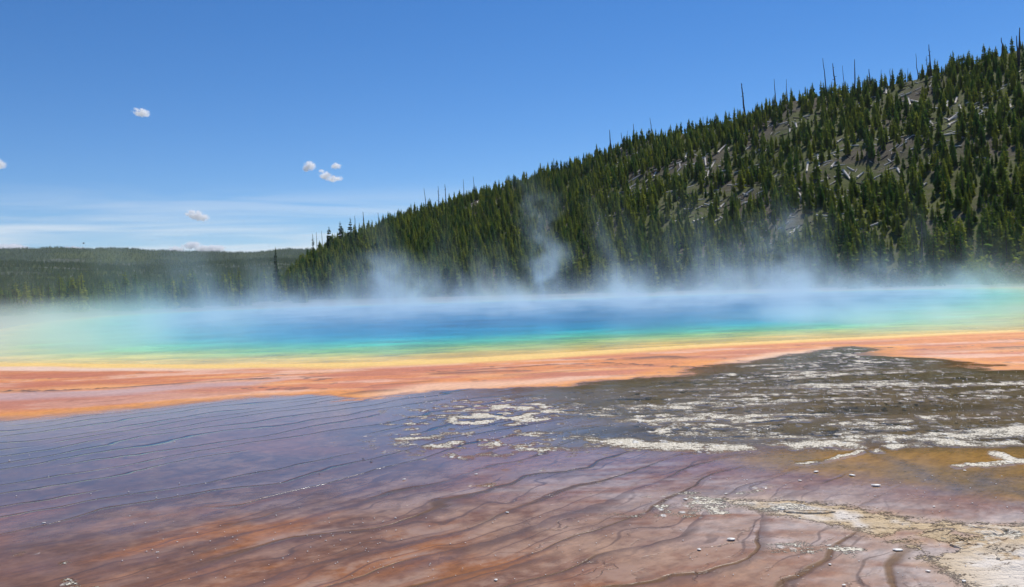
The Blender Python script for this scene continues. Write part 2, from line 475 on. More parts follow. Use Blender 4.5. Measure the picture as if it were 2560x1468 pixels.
bm(np.array([.84, .42, .16]), .7 * sm(.12, .4, fbm(X / 5 + 4, Y / 1.5, 56, 5, .6)))
bm(np.array([.82, .50, .34]), 0.8 * sm(0.08, 0.35, fbm(X / 6, Y / 1.6, 53, 5, .6)))
bm(np.array([.46, .175, .10]), 0.45 * sm(0.1, 0.4, fbm(X / 5 + 5, Y / 1.2, 54, 5, .6)))
bm(np.array([.16, .10, .07]), 0.7 * sm(.05, .02, np.abs(fbm(X / 5, Y / 1.5, 57, 4))) * sm(.0, .3, fbm(X / 3, Y / 1.5, 58, 3)))
bm(np.array([.50, .165, .08]), .55 * sm(-7, -12, X) * sm(-.35, .3, fbm(X / 6, Y / 2, 59, 4)))
bm(C_STREAK, sm(1.5, 0.2, sd_o) * 0.75 * sm(-13, -2, X + 0 * Y) + sm(0.9, 0.2, np.abs(sd_o - 0.6)) * sm(-4, -9, X))
left_pink = sm(-0.5, 0.25, sdf(wl_x, wl_y, GL((-400, 913), (0, 915), (480, 917), (900, 913), (1150, 903), (1120, 912), (900, 922), (480, 926), (0, 926), (-400, 925))))
bm(C_PINK, left_pink * 0.95)
bm(np.array([.84, .52, .33]), 0.85 * sm(-0.5, 0.6, sdf(wx, wy, GL((900, 985), (1100, 958), (1350, 948), (1550, 940), (1400, 958), (1150, 978), (950, 995)))))
bm(np.array([.85, .60, .42]), 0.85 * sm(-0.7, 0.6, sdf(wx, wy, GL((1820, 905), (1950, 880), (2050, 868), (2090, 876), (1980, 895), (1860, 910)))))
bm(np.array([.52, .36, .34]), 0.85 * sm(-0.5, 0.5, sdf(wl_x, wl_y, GL((-400, 985), (0, 981), (260, 975), (480, 961), (700, 948), (640, 962), (400, 980), (200, 993), (0, 1003), (-400, 1010)))))  # lilac sky reflection on the wet strip, put into the colour
bm(np.array([.50, .22, .15]), 0.6 * sm(-0.4, 0.5, sdf(wl_x, wl_y, GL((-300, 1008), (0, 1003), (300, 985), (640, 962), (500, 990), (300, 1008), (0, 1030), (-300, 1040)))))
bm(C_ORANGE * 1.02, sm(2.6, 1.2, d_sh) * sm(-13, -4, X))
bm(C_YELLOW, sm(1.7, 0.5, d_sh - .7 * np.exp(-((X + 1) / 7) ** 2)))
for pl, w, k in ((((-200, 986), (0, 979), (120, 978), (250, 973), (400, 963), (480, 957), (600, 950), (700, 946)), .10, .95), (((1085, 931), (1180, 926), (1280, 920), (1380, 912), (1500, 908), (1580, 910), (1640, 916), (1720, 919)), .10, .8),
                 (((1090, 935), (1200, 931), (1290, 928)), .22, .6), (((1600, 897), (1650, 893), (1700, 895)), .4, .7), (((2490, 871), (2540, 869), (2640, 869)), .3, .75), (((930, 965), (990, 960), (1060, 955)), .12, .5), (((880, 985), (930, 979), (975, 976)), .25, .55), (((1270, 937), (1370, 932), (1450, 926)), .10, .45)):
    dl = line_dist(X + 0.25 * n_fine + 0.3 * n_mid, Y + 0.12 * n_fine + 0.15 * n_mid, GL(*pl))
    m = np.exp(-(dl / w) ** 2)
    bm(np.array([.075, .055, .045]), m * k)
    hgt += 0.03 * m * k
col = col + (mat - col) * zm[:, None]
crust *= 1 - zm
# brown margin where the orange mats give way to the wet flat
blend(np.array([.33, .185, .10]), 0.75 * np.exp(-((sd_o + 1.1) / 1.3) ** 2) * (1 - zm) * sm(0, -5, X))
# grey point of crust between the two orange lobes
tip = sm(-0.6, 0.8, sdf(wx, wy, GL((2040, 905), (2060, 880), (2110, 866), (2160, 868), (2215, 895), (2300, 915), (2100, 930), (1950, 925))))
blend(np.array([.16, .135, .12]), 0.85 * tip)
crust = np.maximum(crust, 0.85 * tip * sm(0.15, 0.5, n_mid * 0.7 + 0.8 * n_fine))

# --- far flat and everything past the pool
sd_pool = sdf(X, Y, SHORE, 16.0)
behind = sm(70, 90, Y + 0.35 * np.abs(X)) * sm(1.0, -2.0, sd_pool)
blend(np.array([.22, .17, .13]), behind)
blend(np.array([.34, .22, .13]), behind * np.exp(-((sd_pool + 1.5) / 2.5) ** 2) * 0.9)
fz_d = sm(-4, -12, sd_pool) * behind
blend(np.array([.17, .135, .10]), fz_d * sm(-0.3, 0.4, fbm(X / 14, Y / 14, 61, 3)))
blend(np.array([.075, .085, .035]), fz_d * sm(0.0, 0.5, fbm(X / 18, Y / 18, 62, 4)) + sm(190, 320, RR))

# --- relief
rough_h = fbm(X / 0.22, Y / 0.22, 71, 3) * 0.5 + fbm(X / 0.8, Y / 0.8, 72, 3) * 0.5
cth = sm(0.15, 0.6, crust)
hgt += cth * (0.004 + 0.022 * np.clip(rough_h + 0.1, 0, 1.2)) * np.clip(RR / 12, 0.6, 1.5)
hgt += np.maximum(zt, 0) * (0.008 + 0.075 * np.clip(fbm(X / 0.5 + 3, Y / 0.38, 73, 4) + 0.2, 0, 1)) * sm(-0.2, 0.8, zt_d)
hgt += 0.0022 * n_mid * (1 - zm) * sm(30, 20, RR)
pool_drop = np.clip(sd_pool, 0, 20) * 0.06
hgt = hgt * sm(-0.2, -2.2, sd_pool) - 0.004 * sm(-1.2, 0, sd_pool)
hgt = np.where(sd_pool > 0, 0.0, hgt) - np.where(sd_pool > 0, pool_drop, 0.0)
hgt += np.where(RR > 300, far_z(X, Y), 0.0) - 0.3 * sm(260, 330, RR)
wet = 0.85 - 0.62 * zm - 0.8 * cth - 0.85 * np.clip(sand_m + white_m, 0, 1) - 0.75 * behind - 0.20 * zr
wet = np.clip((wet + 0.18 * zo) * (1 - .54 * sm(13.5, 7.5, RR) * (1 - zo)), 0, 1)

gm = mesh_np("ground", np.stack([X, Y, hgt], 1), grid_faces(len(rr), len(th))[:, ::-1], smooth=True)
attr(gm, "col", np.concatenate([np.clip(col, 0, 1), np.ones((NV, 1))], 1).astype(np.float32), 'FLOAT_COLOR')
attr(gm, "wet", wet.astype(np.float32))
attr(gm, "crust", np.clip(crust, 0, 1).astype(np.float32))
attr(gm, "mats", zm.astype(np.float32))
hide = (1 - zm) * (1 - cth) * (1 - zr) * (1 - zo) * (1 - zt)
for nm, dat in (("rimS", S), ("rimW", wid), ("rimK", keep1 * hide), ("rimT", S2), ("rimL", keep2 * hide), ("pads", np.clip(tan_patch + sm(11.5, 8.5, RR) * sm(-1.5, 1.5, X) * .8 + .5 * sm(7.6, 6.4, RR), 0, 1) * hide), ("near", near), ("rimA", ter * hide * (.18 + .82 * sm(-4.2, -1.2, X + .6 * n_mid))), ("rim_shade", rim_shade * (1 - zo) * (1 - zm)), ("sand", np.clip(sand_m * .8 + white_m * .4, 0, 1)), ("whit", white_m)):
    attr(gm, nm, np.ascontiguousarray(dat).astype(np.float32))
print("ground made", time.time() - T0)

m = N("wet_mineral_ground")
P = m.n("NewGeometry").outputs["Position"]
colr, wetv, crv, mtv = m.attr("col").outputs["Color"], m.attr("wet").outputs["Fac"], m.attr("crust").outputs["Fac"], m.attr("mats").outputs["Fac"]
n1 = m.noise(P, 9.0, 5, 0.6)
n2 = m.noise(P, 38.0, 3, 0.6)
n3 = m.noise(P, 1.7, 5, 0.55)
base = m.mix(1.0, colr, m.mix(n1, (0.62, 0.60, 0.58, 1), (1.36, 1.34, 1.32, 1)), 'MULTIPLY')
base = m.mix(1.0, base, m.mix(n3, (0.80, 0.80, 0.82, 1), (1.18, 1.17, 1.14, 1)), 'MULTIPLY')
fl = m.n('VectorRotate', rotation_type='Z_AXIS'); m.set(fl.inputs['Vector'], P); fl.inputs['Angle'].default_value = -.80
n6 = m.noise(m.vmath('MULTIPLY', fl.outputs[0], (3.0, 7.5, 1.0)), 1.0, 6, .7)
n7 = m.noise(m.vmath('MULTIPLY', fl.outputs[0], (11.0, 22.0, 1.0)), 1.0, 4, .7)
grain = m.math('ADD', m.math('MULTIPLY', m.ramp(n6, .30, .70, 0, 1, False), .6), m.math('MULTIPLY', m.ramp(n7, .30, .70, 0, 1, False), .4))
base = m.mix(m.math('SUBTRACT', 1.0, m.math('MULTIPLY', mtv, .8)), base, m.mix(1.0, base, m.mix(grain, (.55, .53, .53, 1), (1.45, 1.42, 1.38, 1)), 'MULTIPLY'))
# terrace rims, drawn where the smooth terrace field passes whole numbers
def rimline(att, wsock, k):
    f = m.math('FRACT', m.attr(att).outputs["Fac"])
    d = m.math('MINIMUM', f, m.math('SUBTRACT', 1.0, f))
    d = m.math('ADD', d, m.math('MULTIPLY', m.math('SUBTRACT', n2, .5), .02))
    x = m.n("MapRange", interpolation_type='SMOOTHSTEP')
    m.set(x.inputs[0], d); m.set(x.inputs[1], wsock); m.set(x.inputs[2], m.math('MULTIPLY', wsock, .2))
    return m.math('MULTIPLY', x.outputs[0], m.attr(k).outputs["Fac"])
r1 = rimline("rimS", m.attr("rimW").outputs["Fac"], "rimK")
wv_ = m.n("Value"); wv_.outputs[0].default_value = .07
r2 = rimline("rimT", wv_.outputs[0], "rimL")
nearv = m.attr("near").outputs["Fac"]
sawf = m.math('FRACT', m.attr("rimS").outputs["Fac"])
saw2 = m.math('FRACT', m.attr("rimT").outputs["Fac"])
pad = m.math('MULTIPLY', m.ramp(sawf, .12, .55), m.ramp(sawf, 1.0, .86))
pad = m.math('MULTIPLY', pad, m.math('ADD', .35, m.math('MULTIPLY', m.math('MULTIPLY', m.ramp(saw2, .1, .5), m.ramp(saw2, 1.0, .85)), .9)))
pad = m.math('MULTIPLY', m.math('MULTIPLY', pad, nearv), m.math('MULTIPLY', m.attr("rimA").outputs["Fac"], m.ramp(m.math('ADD', n3, m.math('MULTIPLY', n1, .5)), .62, .88)))
base = m.mix(m.math('MULTIPLY', pad, .62), base, (.40, .245, .155, 1))
base = m.mix(m.math('MULTIPLY', m.math('MULTIPLY', m.ramp(sawf, .22, .02), m.math('MULTIPLY', nearv, m.attr("rimA").outputs["Fac"])), .6), base, (.095, .055, .04, 1))
base = m.mix(m.math('MULTIPLY', r2, .65), base, (.10, .055, .035, 1))
base = m.mix(m.math('MULTIPLY', r1, .97), base, m.mix(nearv, (.026, .017, .014, 1), m.mix(n1, (.06, .03, .008, 1), (.24, .11, .018, 1))))
# cracked pads
wq = m.n("TexNoise"); m.set(wq.inputs["Vector"], P); wq.inputs["Scale"].default_value = 2.6; wq.inputs["Detail"].default_value = 4
Pq = m.vmath('MULTIPLY', m.vmath('ADD', P, m.vmath('MULTIPLY', m.vmath('SUBTRACT', wq.outputs[1], (.5, .5, .5)), (.7, .7, 0))), (1, 1, 0))
rt = m.n('VectorRotate', rotation_type='Z_AXIS'); m.set(rt.inputs['Vector'], Pq); rt.inputs['Angle'].default_value = -.75
Pq = m.vmath('MULTIPLY', rt.outputs[0], (1.1, 4.2, 0))
vo = m.n("TexVoronoi", feature='DISTANCE_TO_EDGE', voronoi_dimensions='2D'); m.set(vo.inputs["Vector"], Pq); vo.inputs["Scale"].default_value = 1.0
padv = m.attr("pads").outputs["Fac"]
crk = m.math('MULTIPLY', m.math('MULTIPLY', m.ramp(vo.outputs["Distance"], .06, .012), padv), m.ramp(n3, .44, .66))
base = m.mix(m.math('MULTIPLY', crk, .6), base, (.085, .045, .022, 1))
n4 = m.noise(m.vmath('MULTIPLY', P, (2.2, 9.0, 1.0)), 1.0, 5, .65)
gr = m.math('ADD', m.math('ADD', m.math('MULTIPLY', n1, .3), m.math('MULTIPLY', n2, .35)), m.math('MULTIPLY', n4, .35))
edge = m.math('ADD', crv, m.math('MULTIPLY', m.math('SUBTRACT', gr, .5), 3.4))
cm_ = m.ramp(edge, .30, .56)
cm_ = m.math('MULTIPLY', cm_, m.ramp(crv, .04, .25))
n5 = m.noise(P, 75.0, 2, .6)
dkv = m.ramp(m.math('ADD', m.attr("rim_shade").outputs["Fac"], m.math('MULTIPLY', m.math('SUBTRACT', n1, .5), 2.4)), .45, .7)
dkv = m.math('MULTIPLY', dkv, m.ramp(m.attr("rim_shade").outputs["Fac"], .05, .3))
base = m.mix(m.math('MULTIPLY', dkv, .9), base, (.022, .016, .012, 1))
sdv = m.attr("sand").outputs["Fac"]
sdm = m.math('MULTIPLY', m.ramp(m.math('ADD', sdv, m.math('MULTIPLY', m.math('SUBTRACT', gr, .5), 3.0)), .30, .55), m.ramp(sdv, .03, .2))
scol = m.mix(n1, (.40, .27, .13, 1), (.74, .58, .36, 1))
scol = m.mix(m.math('MULTIPLY', m.attr("whit").outputs["Fac"], .8), scol, (.80, .74, .66, 1))
scol = m.mix(m.ramp(m.math('ADD', m.math('MULTIPLY', n4, .6), m.math('MULTIPLY', n2, .4)), .40, .47), (.10, .062, .03, 1), scol)
base = m.mix(m.math('MULTIPLY', sdm, .9), base, scol)
vd = m.n("TexVoronoi", feature='F1', voronoi_dimensions='2D'); m.set(vd.inputs["Vector"], m.vmath('MULTIPLY', P, (1, .6, 0))); vd.inputs["Scale"].default_value = 5.5
glint_dots = m.math('MULTIPLY', m.ramp(vd.outputs["Distance"], .20, .12), m.math('MULTIPLY', m.ramp(crv, .05, .35), m.ramp(n3, .42, .55)))  # sparkle along the crust, painted as white spots
ccol = m.mix(m.ramp(n2, .3, .62), (.40, .33, .22, 1), (.84, .77, .62, 1))
dark = m.ramp(m.math('ADD', m.math('MULTIPLY', n2, .5), m.math('MULTIPLY', n5, .5)), .38, .46)
ccol = m.mix(dark, (.09, .07, .05, 1), ccol)  # little shadows of the crust bumps, painted as dark specks
base = m.mix(cm_, base, ccol)
base = m.mix(glint_dots, base, (.82, .78, .70, 1))
wetf = m.math('MULTIPLY', wetv, m.math('SUBTRACT', 1.0, m.math('MULTIPLY', m.math('MAXIMUM', cm_, sdm), .75)))
wetf = m.math('ADD', wetf, m.math('MULTIPLY', m.math('SUBTRACT', n3, .5), .35))
rough = m.ramp(wetf, .15, .75, .62, .085)
bmp = m.n("Bump")
bmp.inputs["Strength"].default_value = 1.0
bmp.inputs["Distance"].default_value = .02
hh = m.math('ADD', m.math('MULTIPLY', m.math('ADD', n1, m.math('MULTIPLY', n2, .6)), m.math('ADD', .035, m.math('MULTIPLY', cm_, 1.3))), m.math('MULTIPLY', cm_, .5))
hh = m.math('ADD', hh, m.math('MULTIPLY', r1, .35))
hh = m.math('ADD', hh, m.math('MULTIPLY', m.math('MULTIPLY', sdm, m.math('ADD', n4, n1)), 2.2))
hh = m.math('ADD', hh, m.math('MULTIPLY', glint_dots, .8))
hh = m.math('SUBTRACT', hh, m.math('MULTIPLY', crk, .25))
m.set(bmp.inputs["Height"], hh)
bs = m.bsdf(Base_Color=base, Roughness=rough, Specular_IOR_Level=m.ramp(wetf, 0.1, 0.7, 0.10, 0.34, False), Normal=bmp.outputs[0])
m.set(m.out.inputs["Surface"], bs.outputs[0])
gm.materials.append(m.m)
ground = obj("ground", gm, kind="structure")

# ------------------------------------------------------------------ pool water
na, nr_ = 420, 90
pc = np.array([math.atan2(*(q - PC)) for q in SHORE])
order = np.argsort(pc)
pr = np.hypot(*(SHORE - PC).T)
a_ = np.linspace(-math.pi, math.pi, na, endpoint=False)
bound = np.interp(a_, pc[order], pr[order], period=2 * math.pi)
s_ = 1 - (1 - np.linspace(0.01, 1, nr_)) ** 1.6
WX = (PC[0] + np.sin(a_)[None] * bound[None] * s_[:, None]).ravel()
WY = (PC[1] + np.cos(a_)[None] * bound[None] * s_[:, None]).ravel()
wme = mesh_np("water", np.stack([WX, WY, np.full(WX.size, -0.006)], 1), grid_faces(nr_, na, True)[:, ::-1], smooth=True)
dsh = np.maximum(sdf(WX, WY, SHORE), 0)
attr(wme, "shore", dsh.astype(np.float32))
m = N("hot_spring_water")
P = m.n("NewGeometry").outputs["Position"]
wv = m.noise(m.vmath('MULTIPLY', P, (0.16, 0.3, 1.0)), 1.0, 4, 0.55)
dd = m.math('ADD', m.attr("shore").outputs["Fac"], m.math('MULTIPLY', m.math('SUBTRACT', wv, 0.5), 5.0))
rp = m.n("ValToRGB")
m.set(rp.inputs[0], m.math('DIVIDE', dd, 30.0))
cr_ = rp.color_ramp
stops = [(0.0, (.90, .57, .11)), (0.045, (.86, .62, .13)), (0.10, (.62, .62, .15)), (0.18, (.28, .58, .19)), (0.27, (.10, .55, .34)), (0.38, (.02, .40, .46)), (0.52, (.003, .28, .46)), (0.78, (.002, .20, .41)), (1.0, (.002, .19, .40))]
while len(cr_.elements) < len(stops): cr_.elements.new(0.5)
for e, (p, c) in zip(cr_.elements, stops):
    e.position, e.color = p, (*c, 1)
rip = m.noise(m.vmath('MULTIPLY', P, (1.6, 3.2, 1.0)), 1.0, 4, 0.6)
rip2 = m.noise(m.vmath('MULTIPLY', P, (6.0, 10.0, 1.0)), 1.0, 3, 0.6)
rip3 = m.noise(m.vmath('MULTIPLY', P, (.45, 1.0, 1.0)), 1.0, 5, .6)
rip4 = m.ramp(m.noise(m.vmath('MULTIPLY', P, (.22, .34, 1.0)), 1.0, 6, .75), .38, .62, 0, 1, False)
wb0 = m.mix(1.0, rp.outputs[0], m.mix(rip4, (.66, .72, .76, 1), (1.32, 1.27, 1.22, 1)), 'MULTIPLY')
wb = m.mix(1.0, wb0, m.mix(m.math('ADD', m.math('MULTIPLY', rip, .4), m.math('MULTIPLY', rip3, .6)), (0.35, 0.45, 0.55, 1), (1.6, 1.5, 1.42, 1)), 'MULTIPLY')  # light and dark of the ripples painted into the water colour
bmp = m.n("Bump"); bmp.inputs["Strength"].default_value = 0.9; bmp.inputs["Distance"].default_value = 0.08
m.set(bmp.inputs["Height"], m.math('ADD', rip, m.math('MULTIPLY', rip2, 0.35)))
bs = m.bsdf(Base_Color=wb, Roughness=0.16, Specular_IOR_Level=0.12, Normal=bmp.outputs[0])
m.set(m.out.inputs["Surface"], bs.outputs[0])
wme.materials.append(m.m)
obj("water", wme, kind="structure")

# ------------------------------------------------------------------ hill
print("hill", time.time() - T0)
hth = np.linspace(_az[0], _az[-1], 420)
ht = np.concatenate([np.linspace(-0.06, 1.0, 130), np.linspace(1.02, 2.4, 30)])
HT, HTH = np.meshgrid(ht, hth, indexing='ij')
hr = np.interp(HTH, _az, _db) * (1 - HT) + np.interp(HTH, _az, _dc) * HT
HX, HY = hr * np.sin(HTH), hr * np.cos(HTH)
HZ, _t = hill_z(HX, HY)
HZ = np.where(HT <= 0, -0.4, HZ + 0.0)
hme = mesh_np("hillside", np.stack([HX.ravel(), HY.ravel(), HZ.ravel()], 1), grid_faces(*HX.shape)[:, ::-1], smooth=True)
m = N("hillside_soil")
P = m.n("NewGeometry").outputs["Position"]
a1, a2, a3 = m.noise(P, 0.035, 4, 0.55), m.noise(P, 0.4, 5, 0.65), m.noise(P, 2.5, 3, 0.6)
c = m.mix(m.ramp(a1, 0.38, 0.54), (0.095, 0.080, 0.055, 1), (0.092, 0.105, 0.028, 1))
c = m.mix(m.ramp(a2, 0.5, 0.72), c, (0.15, 0.130, 0.098, 1))
c = m.mix(1.0, c, m.mix(a3, (0.55, 0.55, 0.55, 1), (1.4, 1.4, 1.4, 1)), 'MULTIPLY')
bmp = m.n("Bump"); bmp.inputs["Strength"].default_value = 0.8; bmp.inputs["Distance"].default_value = 0.6
m.set(bmp.inputs["Height"], m.math('ADD', a2, m.math('MULTIPLY', a3, 0.4)))
m.set(m.out.inputs["Surface"], m.bsdf(Base_Color=c, Roughness=0.95, Specular_IOR_Level=0.1, Normal=bmp.outputs[0]).outputs[0])
hme.materials.append(m.m)
obj("hillside", hme, kind="structure")

# ------------------------------------------------------------------ far upland
fth = np.radians(np.linspace(-50, 30, 260))
fr_ = np.concatenate([np.geomspace(330, 2800, 90), np.linspace(2850, 6000, 70)])
FR, FT = np.meshgrid(fr_, fth, indexing='ij')
FX, FY = FR * np.sin(FT), FR * np.cos(FT)
FZ = far_z(FX, FY) - np.where(FR < 345, 2.0, 0.0) + 0.4
fme = mesh_np("forested_upland", np.stack([FX.ravel(), FY.ravel(), FZ.ravel()], 1), grid_faces(*FX.shape)[:, ::-1], smooth=True)
m = N("forested_upland_cover")
P = m.n("NewGeometry").outputs["Position"]
a1, a2, a3 = m.noise(P, 0.004, 4, 0.55), m.noise(P, 0.03, 4, 0.6), m.noise(P, 0.12, 3, 0.6)
c = m.mix(m.ramp(a1, 0.42, 0.6), (0.045, 0.066, 0.026, 1), (0.080, 0.100, 0.028, 1))
c = m.mix(1.0, c, m.mix(a2, (0.5, 0.5, 0.5, 1), (1.45, 1.45, 1.4, 1)), 'MULTIPLY')
c = m.mix(1.0, c, m.mix(a3, (0.4, 0.4, 0.42, 1), (1.6, 1.6, 1.55, 1)), 'MULTIPLY')
bmp = m.n("Bump"); bmp.inputs["Strength"].default_value = 1.0; bmp.inputs["Distance"].default_value = 6.0
m.set(bmp.inputs["Height"], m.math('ADD', a3, a2))
m.set(m.out.inputs["Surface"], m.bsdf(Base_Color=c, Roughness=1.0, Specular_IOR_Level=0.0, Normal=bmp.outputs[0]).outputs[0])
fme.materials.append(m.m)
obj("forested_upland", fme, kind="structure")

# ------------------------------------------------------------------ tree kit
def foliage(name, a, b, tl):
    m = N(name)
    P = m.n("NewGeometry").outputs["Position"]
    r = m.n("ObjectInfo").outputs["Random"]
    c = m.mix(r, (*a, 1), (*b, 1))
    c = m.mix(1.0, c, m.mix(m.noise(P, 1.3, 3, 0.6), (0.55, 0.55, 0.55, 1), (1.5, 1.5, 1.45, 1)), 'MULTIPLY')
    d = m.n("BsdfDiffuse"); m.set(d.inputs[0], c)
    t = m.n("BsdfTranslucent"); m.set(t.inputs[0], m.mix(1.0, c, (1.3, 1.5, 0.7, 1), 'MULTIPLY'))
    x = m.n("MixShader"); x.inputs[0].default_value = tl
    m.t.links.new(d.outputs[0], x.inputs[1]); m.t.links.new(t.outputs[0], x.inputs[2])
    m.set(m.out.inputs["Surface"], x.outputs[0])
    return m.m

def wood(name, a, b):
    m = N(name)
    P = m.n("TexCoord").outputs["Object"]
    n_ = m.noise(m.vmath('MULTIPLY', P, (6, 6, 0.8)), 1.5, 4, 0.6)
    m.set(m.out.inputs["Surface"], m.bsdf(Base_Color=m.mix(n_, (*a, 1), (*b, 1)), Roughness=0.9, Specular_IOR_Level=0.15).outputs[0])
    return m.m

M_PINE = foliage("pine_needles", (.080, .150, .052), (.31, .30, .075), 0.50)
M_FARPINE = foliage("far_pine_needles", (.085, .135, .045), (.19, .215, .06), 0.45)
M_DARKPINE = foliage("dark_spruce_needles", (.045, .078, .034), (.070, .100, .036), 0.35)
M_YELLOW = foliage("yellow_green_foliage", (.17, .19, .035), (.20, .21, .04), 0.35)
M_BRUSH = foliage("dry_grey_brush", (.17, .145, .12), (.20, .17, .14), 0.15)
M_GREENBUSH = foliage("shrub_leaves", (.075, .10, .035), (.11, .13, .04), 0.3)
M_BARK = wood("pine_bark", (.07, .052, .04), (.15, .12, .095))
M_SNAG = wood("charred_snag_wood", (.035, .030, .028), (.10, .085, .075))
M_LOG = wood("bleached_log_wood", (.40, .36, .31), (.66, .62, .56))

def tube(path, radii, k=6):
    path = np.asarray(path, float)
    v, f = [], []
    n = len(path)
    for i in range(n):
        d = path[min(i + 1, n - 1)] - path[max(i - 1, 0)]
        d /= np.linalg.norm(d) + 1e-9
        a = np.cross(d, [0.31, 0.87, 0.38]); a /= np.linalg.norm(a)
        b = np.cross(d, a)
        for j in range(k):
            q = 2 * math.pi * j / k
            v.append(path[i] + radii[i] * (math.cos(q) * a + math.sin(q) * b))
    for i in range(n - 1):
        for j in range(k):
            f.append((i * k + j, i * k + (j + 1) % k, (i + 1) * k + (j + 1) % k, (i + 1) * k + j))
    return v, f

def pine_geo(seed, rmax, z0, whorls, fork=0.0, sparse=0.0):
    """crown and trunk of a conifer one unit high"""
    r = np.random.default_rng(seed)
    V, F = [], []
    lean = r.normal(0, 0.012, 2)
    for i in range(whorls):
        t = i / (whorls - 1)
        z = z0 + (0.985 - z0) * t ** 0.94
        if r.random() < sparse: continue
        prof = (1 - t) ** 0.72 * (0.62 + 0.38 * min(1, t * 5 + 0.25)) + 0.035
        R = rmax * prof * r.uniform(0.72, 1.18)
        nb = int(4 + 4 * (1 - t))
        a0 = r.uniform(0, 6.28)
        for k in range(nb):
            if r.random() < 0.07 + 0.3 * sparse: continue
            a = a0 + 6.283 * k / nb + r.normal(0, 0.22)
            L = R * r.uniform(0.65, 1.25)
            zz = z + r.normal(0, 0.008)
            dr = r.uniform(-0.45, -0.1) * (1 - t) + r.uniform(0.2, 0.7) * t
            ca, sa = math.cos(a), math.sin(a)
            cx, cy_ = lean * zz
            wdt = L * r.uniform(0.30, 0.46)
            tip = (cx + ca * L, cy_ + sa * L, zz + dr * L)
            mz = zz + dr * L * 0.5
            for q in range(2):
                if q == 0: off = (-sa * wdt, ca * wdt, r.uniform(-0.1, 0.05) * L)
                else: off = (-sa * wdt * 0.2, ca * wdt * 0.2, wdt * 0.75 + 0.008)
                b = len(V)
                V += [(cx, cy_, zz + 0.004), (cx + ca * L * .55 + off[0], cy_ + sa * L * .55 + off[1], mz - abs(off[2]) * 0.9 if q else mz + off[2]), tip, (cx + ca * L * .55 - off[0], cy_ + sa * L * .55 - off[1], mz + off[2] * 0.5)]
                F += [(b, b + 1, b + 2, b + 3)]
    for k in range(4):                                   # leader shoots
        a, b = r.uniform(0, 6.28), len(V)
        V += [(lean[0] - .006, lean[1], 0.93), (lean[0] + .006 * math.cos(a), lean[1] + .006 * math.sin(a), 0.93), (lean[0] + 0.004, lean[1], 1.0), (lean[0] - 0.003, lean[1] + .003, 0.97)]
        F += [(b, b + 1, b + 2, b + 3)]
    tv, tf = tube([(0, 0, -0.04), (lean[0] * .4, lean[1] * .4, 0.4), (lean[0], lean[1], 0.95)], [0.018, 0.012, 0.003], 5)
    return (np.array(V), np.array(F)), (np.array(tv), np.array(tf))

def merged(name, parts):
    """one mesh from (verts, faces, material) pieces"""
    V = np.vstack([p[0] for p in parts])
    off, F, mi = 0, [], []
    for i, p in enumerate(parts):
        F.append(p[1] + off); off += len(p[0]); mi += [i] * len(p[1])
    me = mesh_np(name, V, np.vstack(F))
    for p in parts: me.materials.append(p[2])
    me.polygons.foreach_set("material_index", np.array(mi, np.int32))
    return me

PINES = []
for s in range(7):
    rs = [0.155, 0.18, 0.21, 0.165, 0.225, 0.19, 0.14][s]
    (cv, cf), (tv, tf) = pine_geo(100 + s, rs, [0.07, 0.10, 0.08, 0.16, 0.12, 0.06, 0.2][s], 30, sparse=[0, .03, .02, .1, .05, 0, .12][s])
    PINES.append(dict(crown=mesh_np("crown", cv, cf, M_PINE), trunk=mesh_np("trunk", tv, tf, M_BARK, True), both=merged("pine", [(cv, cf, M_PINE), (tv, tf, M_BARK)])))
FARP = []
for s in range(3):
    (cv, cf), (tv, tf) = pine_geo(200 + s, 0.17 + 0.02 * s, 0.05, 11)
    FARP.append(merged("far_pine", [(cv, cf, M_FARPINE), (tv, tf, M_BARK)]))

def hidden_collection(name, meshes):
    c = bpy.data.collections.new(name)
    for i, me in enumerate(meshes):
        c.objects.link(bpy.data.objects.new(f"{name}_kind_{i}", me))
    return c

def scatter(name, pts, scl, rot, idx, coll, kind="stuff", label=None):
    me = bpy.data.meshes.new(name)
    me.vertices.add(len(pts)); me.vertices.foreach_set("co", np.asarray(pts, np.float32).ravel())
    attr(me, "scl", np.asarray(scl, np.float32)); attr(me, "rot", np.asarray(rot, np.float32), 'FLOAT_VECTOR'); attr(me, "idx", np.asarray(idx, np.int32), 'INT')
    o = obj(name, me, kind=kind, label=label)
    nt = bpy.data.node_groups.new(name, 'GeometryNodeTree')
    nt.interface.new_socket("Geometry", in_out='INPUT', socket_type='NodeSocketGeometry')
    nt.interface.new_socket("Geometry", in_out='OUTPUT', socket_type='NodeSocketGeometry')
    n = nt.nodes.new
    gi, go, ci, ip = n("NodeGroupInput"), n("NodeGroupOutput"), n("GeometryNodeCollectionInfo"), n("GeometryNodeInstanceOnPoints")
    ci.inputs[0].default_value = coll
    ci.inputs[1].default_value = True; ci.inputs[2].default_value = True
    def na(nm, typ):
        x = n("GeometryNodeInputNamedAttribute"); x.data_type = typ; x.inputs[0].default_value = nm
        return next(s for s in x.outputs if s.enabled and s.name == "Attribute")
    L = nt.links.new
    L(gi.outputs[0], ip.inputs["Points"]); L(ci.outputs[0], ip.inputs["Instance"])
    ip.inputs["Pick Instance"].default_value = True
    L(na("idx", 'INT'), ip.inputs["Instance Index"]); L(na("rot", 'FLOAT_VECTOR'), ip.inputs["Rotation"]); L(na("scl", 'FLOAT'), ip.inputs["Scale"])
    L(ip.outputs[0], go.inputs[0])
    o.modifiers.new("scatter", 'NODES').node_group = nt
    return o

